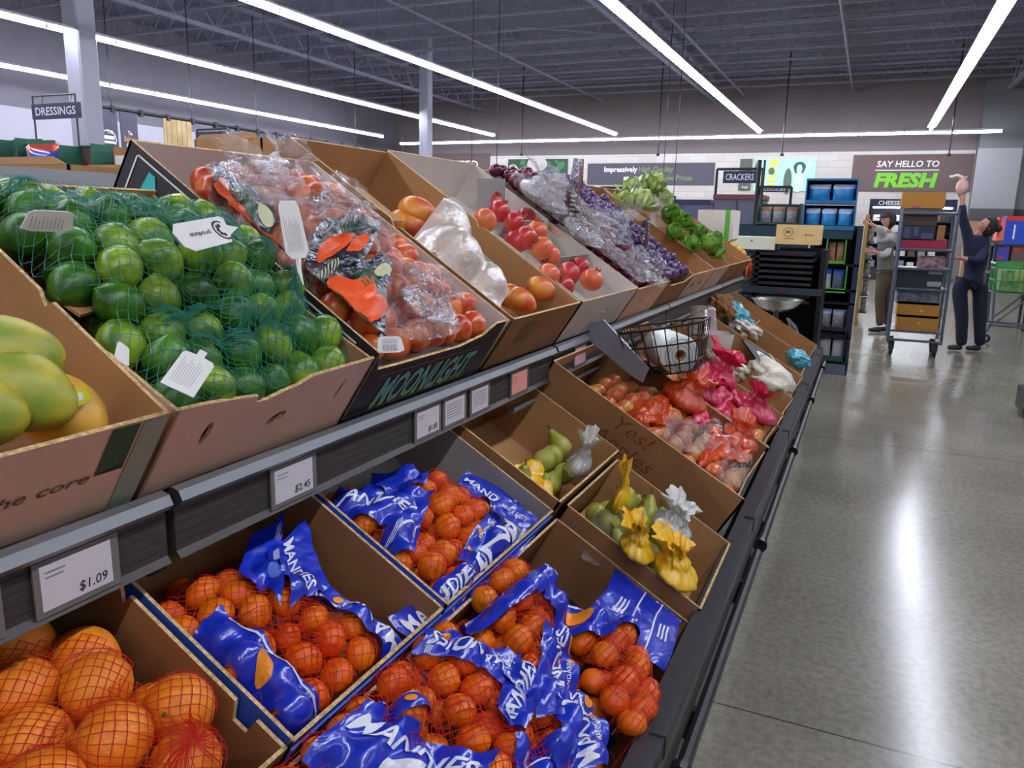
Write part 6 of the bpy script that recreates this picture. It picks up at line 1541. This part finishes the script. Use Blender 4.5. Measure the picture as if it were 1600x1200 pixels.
# =================================================================== GREEN CARTONS AND SNACK BAGS FAR LEFT
for lb_, u0, v0, u1, v1, Y, m in (('dark green open carton at the left edge, farthest left', -10, 215, 24, 268, 4.6, M_DGRN), ('dark green open carton right of the left-edge one', 25, 217, 44, 268, 4.6, M_DGRN), ('dark green open carton behind the colourful snack bag', 88, 224, 142, 266, 4.7, M_DGRN), ('brown open carton left of the small white box', 144, 229, 178, 262, 4.8, M_KRAFT_D)):
    a, c, e, f_ = span(u0, v0, u1, v1, Y); w = c - a; h = f_ - e; q = empty('display_tray', lb_, 'carton', loc=(a, Y, e)); mm = mat('bright dark green', (34, 96, 76), .6) if m is M_DGRN else m
    MB().box(0, w, .24, .25, 0, h).build('tray_back', mat('brown inner', (96, 74, 68), .8), q); MB().box(0, .012, 0, .25, 0, h).build('tray_side', mm, q); MB().box(w - .012, w, 0, .25, 0, h).build('tray_side', mm, q); MB().box(0, w, 0, .25, 0, .01).build('tray_floor', mm, q); MB().box(0, w, .22, .25, h, h + .012).build('tray_rim', mm, q)
a, c, e, f_ = span(44, 224, 92, 272, 4.3); r = empty('chip_bag', 'shiny chip bag in red, blue and purple by the green cartons', 'snack bag', loc=((a + c) / 2, 4.3, e))
o = snack(c - a, f_ - e, mat('blue purple foil', (60, 100, 190), .12, metal=.5, col2=(120, 60, 130), vscale=9), mat('red foil', (206, 84, 70), .15, metal=.4)); o.name = 'bag_body'; attach(o, r); o.location = ((a + c) / 2, 4.3, e)
a, c, e, f_ = span(181, 243, 194, 262, 4.6); tag(MB().box(a, c, 4.6, 4.7, e, f_).build('small_box', M_PAPER), 'small white box left of the black nectarine carton top', 'box')
a, c, e, f_ = span(194, 246, 203, 262, 4.65); tag(MB().box(a, c, 4.65, 4.75, e, f_).build('small_box', mat('yellow box', (196, 190, 60), .5)), 'small yellow box between the white box and black carton', 'box')
a, c, e, f_ = span(-40, 262, 230, 330, 5.1); tag(MB().box(a - 1.5, c + .8, 4.2, 5.1, 0, on_y(100, 268, 4.2).z).build('island_display', M_DARK), 'dark island table carrying the green cartons at left', 'display shelf')
# =================================================================== PEOPLE
M_SKIN = mat('skin', (196, 140, 118), .55, sss=.05); M_HAIR = mat('dark brown hair', (46, 34, 28), .7, bump=.4, bscale=60)
M_NAVYC = mat('navy cloth', (26, 34, 62), .85, var=.15, vscale=10); M_NAVYP = mat('dark navy trousers', (24, 30, 50), .85, var=.12, vscale=9)
def skin(name, nodes, edges, m, parent, sub=2, smooth=True):
    """Continuous body surface grown over a jointed chain of points with radii."""
    me = bpy.data.meshes.new(name); me.from_pydata([n[0] for n in nodes], edges, []); o = bpy.data.objects.new(name, me); COL.objects.link(o); o.parent = parent
    md = o.modifiers.new('Skin', 'SKIN'); md.use_smooth_shade = True
    for i, n in enumerate(nodes):
        rr_ = n[1] if isinstance(n[1], tuple) else (n[1], n[1]); me.skin_vertices[0].data[i].radius = rr_
    me.skin_vertices[0].data[0].use_root = True
    s = o.modifiers.new('Subdivision', 'SUBSURF'); s.levels = sub; s.render_levels = sub
    me.materials.append(m)
    for p in me.polygons: p.use_smooth = True
    return o
def chain(nodes, edges, pts, start=None):
    prev = start
    for p, r_ in pts:
        nodes.append((p, r_)); i = len(nodes) - 1
        if prev is not None: edges.append((prev, i))
        prev = i
    return prev
def hand(nodes, edges, wrist, d, side, curl=.4, L=.17):
    """Palm and five fingers from wrist node index; d forward direction, side thumb side."""
    w = Vector(nodes[wrist][0]); d = Vector(d).normalized(); sd = Vector(side); sd = (sd - d * sd.dot(d)).normalized(); n = d.cross(sd)
    palm = chain(nodes, edges, [((w + d * .045), (.030, .016)), ((w + d * .085), (.034, .014))], wrist)
    for k, (o_, ln) in enumerate(((.028, .070), (.010, .080), (-.009, .074), (-.027, .058))):
        a = w + d * .09 + sd * o_; p1 = a + d * ln * .5 + n * (curl * .01); p2 = a + d * ln * (.95 - curl * .3) + n * curl * .035
        chain(nodes, edges, [(a, .0095), (p1, .0088), (p2, .007)], palm)
    b0 = w + d * .03 + sd * .03; chain(nodes, edges, [(b0, .012), (b0 + sd * .028 + d * .03, .010), (b0 + sd * .030 + d * .062 + n * .012, .008)], palm - 1)
def head(parent, c, fwd, up, hair='bun'):
    """Head with face, ears and hair; c centre of skull."""
    f = Vector(fwd).normalized(); u = Vector(up); u = (u - f * u.dot(f)).normalized(); r_ = f.cross(u)
    M = Matrix(((r_.x, f.x, u.x, c[0]), (r_.y, f.y, u.y, c[1]), (r_.z, f.z, u.z, c[2]), (0, 0, 0, 1)))
    bm = bmesh.new(); bmesh.ops.create_icosphere(bm, subdivisions=4, radius=1)
    for v in bm.verts:
        x, y, z = v.co; k = 1.
        if z < 0: k = 1 - .28 * (-z) ** 1.5
        X = x * .074 * k; Y = y * .094 * (k if y < 0 else 1 - .10 * max(0, -z)); Z = z * .115
        if y > .5:                                     # face: brow, nose, mouth, chin
            Y += .018 * math.exp(-((x / .16) ** 2) - ((z + .15) / .26) ** 2)
            Y += .006 * math.exp(-((x / .35) ** 2) - ((z + .52) / .08) ** 2)
            Y += .008 * math.exp(-((x / .3) ** 2) - ((z + .85) / .15) ** 2)
            Y -= .008 * (math.exp(-(((x - .36) / .16) ** 2) - ((z - .06) / .13) ** 2) + math.exp(-(((x + .36) / .16) ** 2) - ((z - .06) / .13) ** 2))
        v.co = (X, Y, Z)
    me = bpy.data.meshes.new('head'); bm.to_mesh(me); bm.free(); me.materials.append(M_SKIN); me.polygons.foreach_set('use_smooth', [True] * len(me.polygons)); o = bpy.data.objects.new('head', me); COL.objects.link(o); o.parent = parent; o.matrix_local = M
    b = MB()
    for s_ in (-1, 1): b.lathe([(1e-4, -.01), (.014, -.006), (.018, .0), (.012, .007), (1e-4, .008)], 10, M=Matrix.Translation((s_ * .074, -.005, -.005)) @ Matrix.Rotation(s_ * 1.3, 4, 'Y') @ Matrix.Scale(1.4, 4, (1, 0, 0)))
    b.build('ear', M_SKIN, o, True)
    b = MB()
    for s_ in (-1, 1): b.lathe([(1e-4, -.009), (.008, -.005), (.0105, 0), (.008, .005), (1e-4, .009)], 10, M=Matrix.Translation((s_ * .028, .078, .008)) @ Matrix.Rotation(math.pi / 2, 4, 'X'))
    b.build('eye', mat('eye dark', (40, 32, 30), .3), o, True)
    b = MB(); b.tube([(-.022, .086, -.062), (0, .0935, -.060), (.022, .086, -.062)], [.002, .005, .002], 6); b.build('mouth', mat('lips', (160, 84, 80), .5), o, True)
    bm = bmesh.new(); bmesh.ops.create_icosphere(bm, subdivisions=4, radius=1)
    for v in bm.verts:
        x, y, z = v.co; n = noise.noise(Vector((x * 3, y * 3, z * 2))) * .05
        t = 1.10 + n
        if y > .35 and z < .55: t = .86
        v.co = (x * .078 * t, y * .096 * t - .008, z * .112 * t + .012 - (.0 if z > -.3 or y > 0 else .02))
    me = bpy.data.meshes.new('hair'); bm.to_mesh(me); bm.free(); me.materials.append(M_HAIR); me.polygons.foreach_set('use_smooth', [True] * len(me.polygons)); h = bpy.data.objects.new('hair', me); COL.objects.link(h); h.parent = o
    if hair == 'bun':
        b = MB(); b.lathe(ball(.048, 10), 14, M=Matrix.Translation((0, -.115, .03))); b.build('hair_bun', M_HAIR, o, True)
    return o
# --- worker in navy, arm raised; the person's own x = picture right, y = away
foot = on_z(1512, 549, 0); S = 1.0
r = empty('person', 'person in navy overalls reaching up with one arm beside the trolley', 'person', loc=(foot.x, foot.y, 0))
def yy(u, v, dy=0.): p = on_y(u, v, foot.y + dy); return (p.x - foot.x, dy, p.z)
hipL, hipR = yy(1500, 440, -.02), yy(1534, 440, .06); kneeL, kneeR = yy(1503, 497, -.04), yy(1531, 495, .04); ankL, ankR = yy(1502, 541, -.02), yy(1531, 541, .06)
pel = yy(1520, 436, .02); waist = yy(1524, 412, .02); chest = yy(1528, 386, .03); neck0 = yy(1530, 366, .03); shL = yy(1514, 374, -.06); shR = yy(1541, 378, .12)
elL = yy(1504, 340, -.10); wrL = yy(1504, 312, -.12); elR = yy(1530, 408, -.22); wrR = yy(1504, 404, -.24)
n_, e_ = [], []
hem = (pel[0], pel[1], pel[2] - .08); pi_ = chain(n_, e_, [(waist, (.150, .12))]); chain(n_, e_, [(pel, (.165, .135)), (hem, (.165, .135))], pi_); chain(n_, e_, [(chest, (.165, .125)), (neck0, (.085, .08))], pi_)
chain(n_, e_, [(shL, .075), (tuple((Vector(shL) + Vector(elL)) / 2), .062), (elL, .052), (tuple(Vector(elL) * .2 + Vector(wrL) * .8), .040)], 3)
chain(n_, e_, [(shR, .08), (tuple((Vector(shR) + Vector(elR)) / 2), .065), (elR, .054), (tuple(Vector(elR) * .2 + Vector(wrR) * .8), .040)], 3)
skin('jacket', n_, e_, M_NAVYC, r)
n_, e_ = [], []; chain(n_, e_, [((pel[0], pel[1], pel[2] + .04), (.13, .11))])
for h_, k_, a_ in ((hipL, kneeL, ankL), (hipR, kneeR, ankR)): chain(n_, e_, [((h_[0], h_[1], pel[2] - .12), .098), (k_, .080), (tuple(Vector(k_) * .5 + Vector(a_) * .5), .072), (a_, .066)], 0)
skin('trousers', n_, e_, M_NAVYP, r)
# body: one continuous surface under the clothes
n_, e_ = [], []; chain(n_, e_, [(pel, .08), (waist, .08), (chest, .09), (neck0, .055), (yy(1533, 358, .02), .048)])
a1 = chain(n_, e_, [(shL, .05), (elL, .038), (wrL, .027)], 2); hand(n_, e_, a1, (.0, .0, 1), (-1, -.3, 0), .8)
a2 = chain(n_, e_, [(shR, .05), (elR, .038), (wrR, .027)], 2); hand(n_, e_, a2, Vector((-1, -.05, .03)), (0, -.3, 1), .7)
for h_, k_, a_ in ((hipL, kneeL, ankL), (hipR, kneeR, ankR)): chain(n_, e_, [((h_[0], h_[1], pel[2] - .1), .07), (k_, .055), (a_, .04)], 0)
skin('body', n_, e_, M_SKIN, r)
head(r, Vector(yy(1543, 354, .02)), (-.85, -.15, .38), (.35, 0, 1))
b_c = yy(1520, 396, -.1)
for a_, u_ in ((ankL, -1), (ankR, -1)):
    n_, e_ = [], []; chain(n_, e_, [((a_[0] + .02, a_[1], .05), (.05, .045)), ((a_[0] - .06, a_[1] - .01, .045), (.048, .04)), ((a_[0] - .16, a_[1] - .03, .035), (.045, .03))]); skin('shoe', n_, e_, mat('dark shoe', (36, 34, 40), .6), r)
hb = yy(1502, 302, -.12)
r3 = empty('bread_bag', 'pinkish packed bag held up in the worker raised hand', 'bag', loc=(foot.x + hb[0], foot.y + hb[1], hb[2] - .0))
MB().lathe([(1e-4, -.02), (.05, .0), (.072, .06), (.062, .12), (.03, .17), (.05, .20), (1e-4, .20)], 12).build('bag_body', mat('pink bread bag', (206, 150, 132), .4, col2=(226, 206, 196), vscale=12), r3, True)
b = MB(); b.tube([(-.02, 0, .18), (-.07, 0, .21), (-.12, -.01, .19), (-.15, 0, .2)], [.03, .018, .022, .01], 7); b.build('bag_tail', mat('pale film', (220, 206, 200), .4), r3, True)

# --- second person behind the trolley, grey vest, writing or reaching left
f2 = on_z(1372, 512, 0); f2 = Vector((on_y(1378, 480, 12.6).x, 12.6, 0))
r = empty('person', 'person in a grey vest and cap reaching towards a shelf behind the trolley', 'person', loc=(f2.x, f2.y, 0))
def y2(u, v, dy=0.): p = on_y(u, v, f2.y + dy); return (p.x - f2.x, dy, p.z)
pel, waist, chest, neck0 = y2(1382, 432), y2(1382, 410), y2(1384, 382), y2(1388, 364)
shL, elL, wrL = y2(1378, 370, -.08), y2(1376, 358, -.18), y2(1364, 352, -.22); shR, elR, wrR = y2(1392, 374, .08), y2(1384, 400, -.16), y2(1368, 394, -.22)
ak = [y2(1376, 502, -.04), y2(1388, 500, .1)]; kn = [y2(1374, 466, -.06), y2(1387, 466, .06)]
for q in ak: pass
ak = [(a[0], a[1], .09) for a in ak]; kn = [(k[0], k[1], .50) for k in kn]; pz = .92; pel = (pel[0], pel[1], pz)
n_, e_ = [], []; chain(n_, e_, [(waist, (.145, .12)), (chest, (.155, .125)), (neck0, (.07, .07))]); chain(n_, e_, [(pel, (.155, .125)), ((pel[0], pel[1], pel[2] - .1), (.155, .125))], 0); skin('vest', n_, e_, mat('grey vest', (92, 90, 84), .85), r)
n_, e_ = [], []; chain(n_, e_, [(chest, .13)]); chain(n_, e_, [(shL, .075), (elL, .058), (tuple(Vector(wrL) * .7 + Vector(elL) * .3), .042)], 0); chain(n_, e_, [(shR, .075), (elR, .06), (tuple(Vector(wrR) * .7 + Vector(elR) * .3), .042)], 0); skin('shirt', n_, e_, mat('light shirt', (170, 168, 166), .85), r)
n_, e_ = [], []; chain(n_, e_, [((pel[0], pel[1], pel[2] + .10), (.12, .10)), (pel, (.135, .115))])
for k_, a_ in zip(kn, ak): chain(n_, e_, [((k_[0] * .5 + pel[0] * .5, k_[1], .72), .095), (k_, .07), (a_, .058)], 1)
skin('trousers', n_, e_, mat('olive brown trousers', (84, 72, 52), .85), r)
n_, e_ = [], []; chain(n_, e_, [(pel, .07), (waist, .07), (chest, .09), (neck0, .055), (y2(1390, 358), .045)])
a1 = chain(n_, e_, [(shL, .045), (elL, .036), (wrL, .026)], 2); hand(n_, e_, a1, (-1, -.1, .3), (0, -.5, 1), .7)
a2 = chain(n_, e_, [(shR, .045), (elR, .036), (wrR, .026)], 2); hand(n_, e_, a2, (-1, -.1, .1), (0, -.5, 1), .7)
for k_, a_ in zip(kn, ak): chain(n_, e_, [((k_[0] * .5 + pel[0] * .5, k_[1], .72), .07), (k_, .05), (a_, .038)], 0)
skin('body', n_, e_, M_SKIN, r)
hd = head(r, Vector(y2(1388, 343, -.02)), (-.8, -.5, -.1), (0, 0, 1), '')
b = MB(); b.lathe([(.088, .03), (.09, .06), (.07, .105), (1e-4, .12)], 20); b.box(-.05, .05, .06, .15, .035, .045); b.build('cap', mat('dark cap', (52, 42, 40), .8), hd, True)
for a_ in ak:
    n_, e_ = [], []; chain(n_, e_, [((a_[0] + .02, a_[1], .05), (.05, .045)), ((a_[0] - .08, a_[1] - .05, .04), (.045, .038)), ((a_[0] - .15, a_[1] - .09, .035), (.042, .03))]); skin('shoe', n_, e_, mat('dark shoe', (36, 34, 40), .6), r)
# yellow-edged shelf end the second person reaches to
p = on_y(1348, 400, 13.2); r = empty('shelf_end', 'narrow shelf end with yellow strip and colourful packets', 'shelf unit', loc=(p.x, 13.2, 0)); zt = on_y(1350, 335, 13.2).z
MB().box(-.02, .03, 0, .9, 0, zt).build('shelf_side', mat('ochre strip', (160, 130, 60), .6), r)
for k in range(6): MB().box(.03, .14, .02, .88, .2 + k * .27, .22 + k * .27).build('shelf_board', M_DARK, r)
for k in range(5):
    o = MB().box(0, .08, 0, .3, 0, .2).build('packet', mat('packet mix', (120, 90, 70), .5, col2=(190, 190, 180), vscale=12)); o.location = (p.x + .045, 13.3, .222 + k * .27); tag(o, 'small colourful packet on the narrow shelf end', 'packet', 'packets on the narrow shelf end')
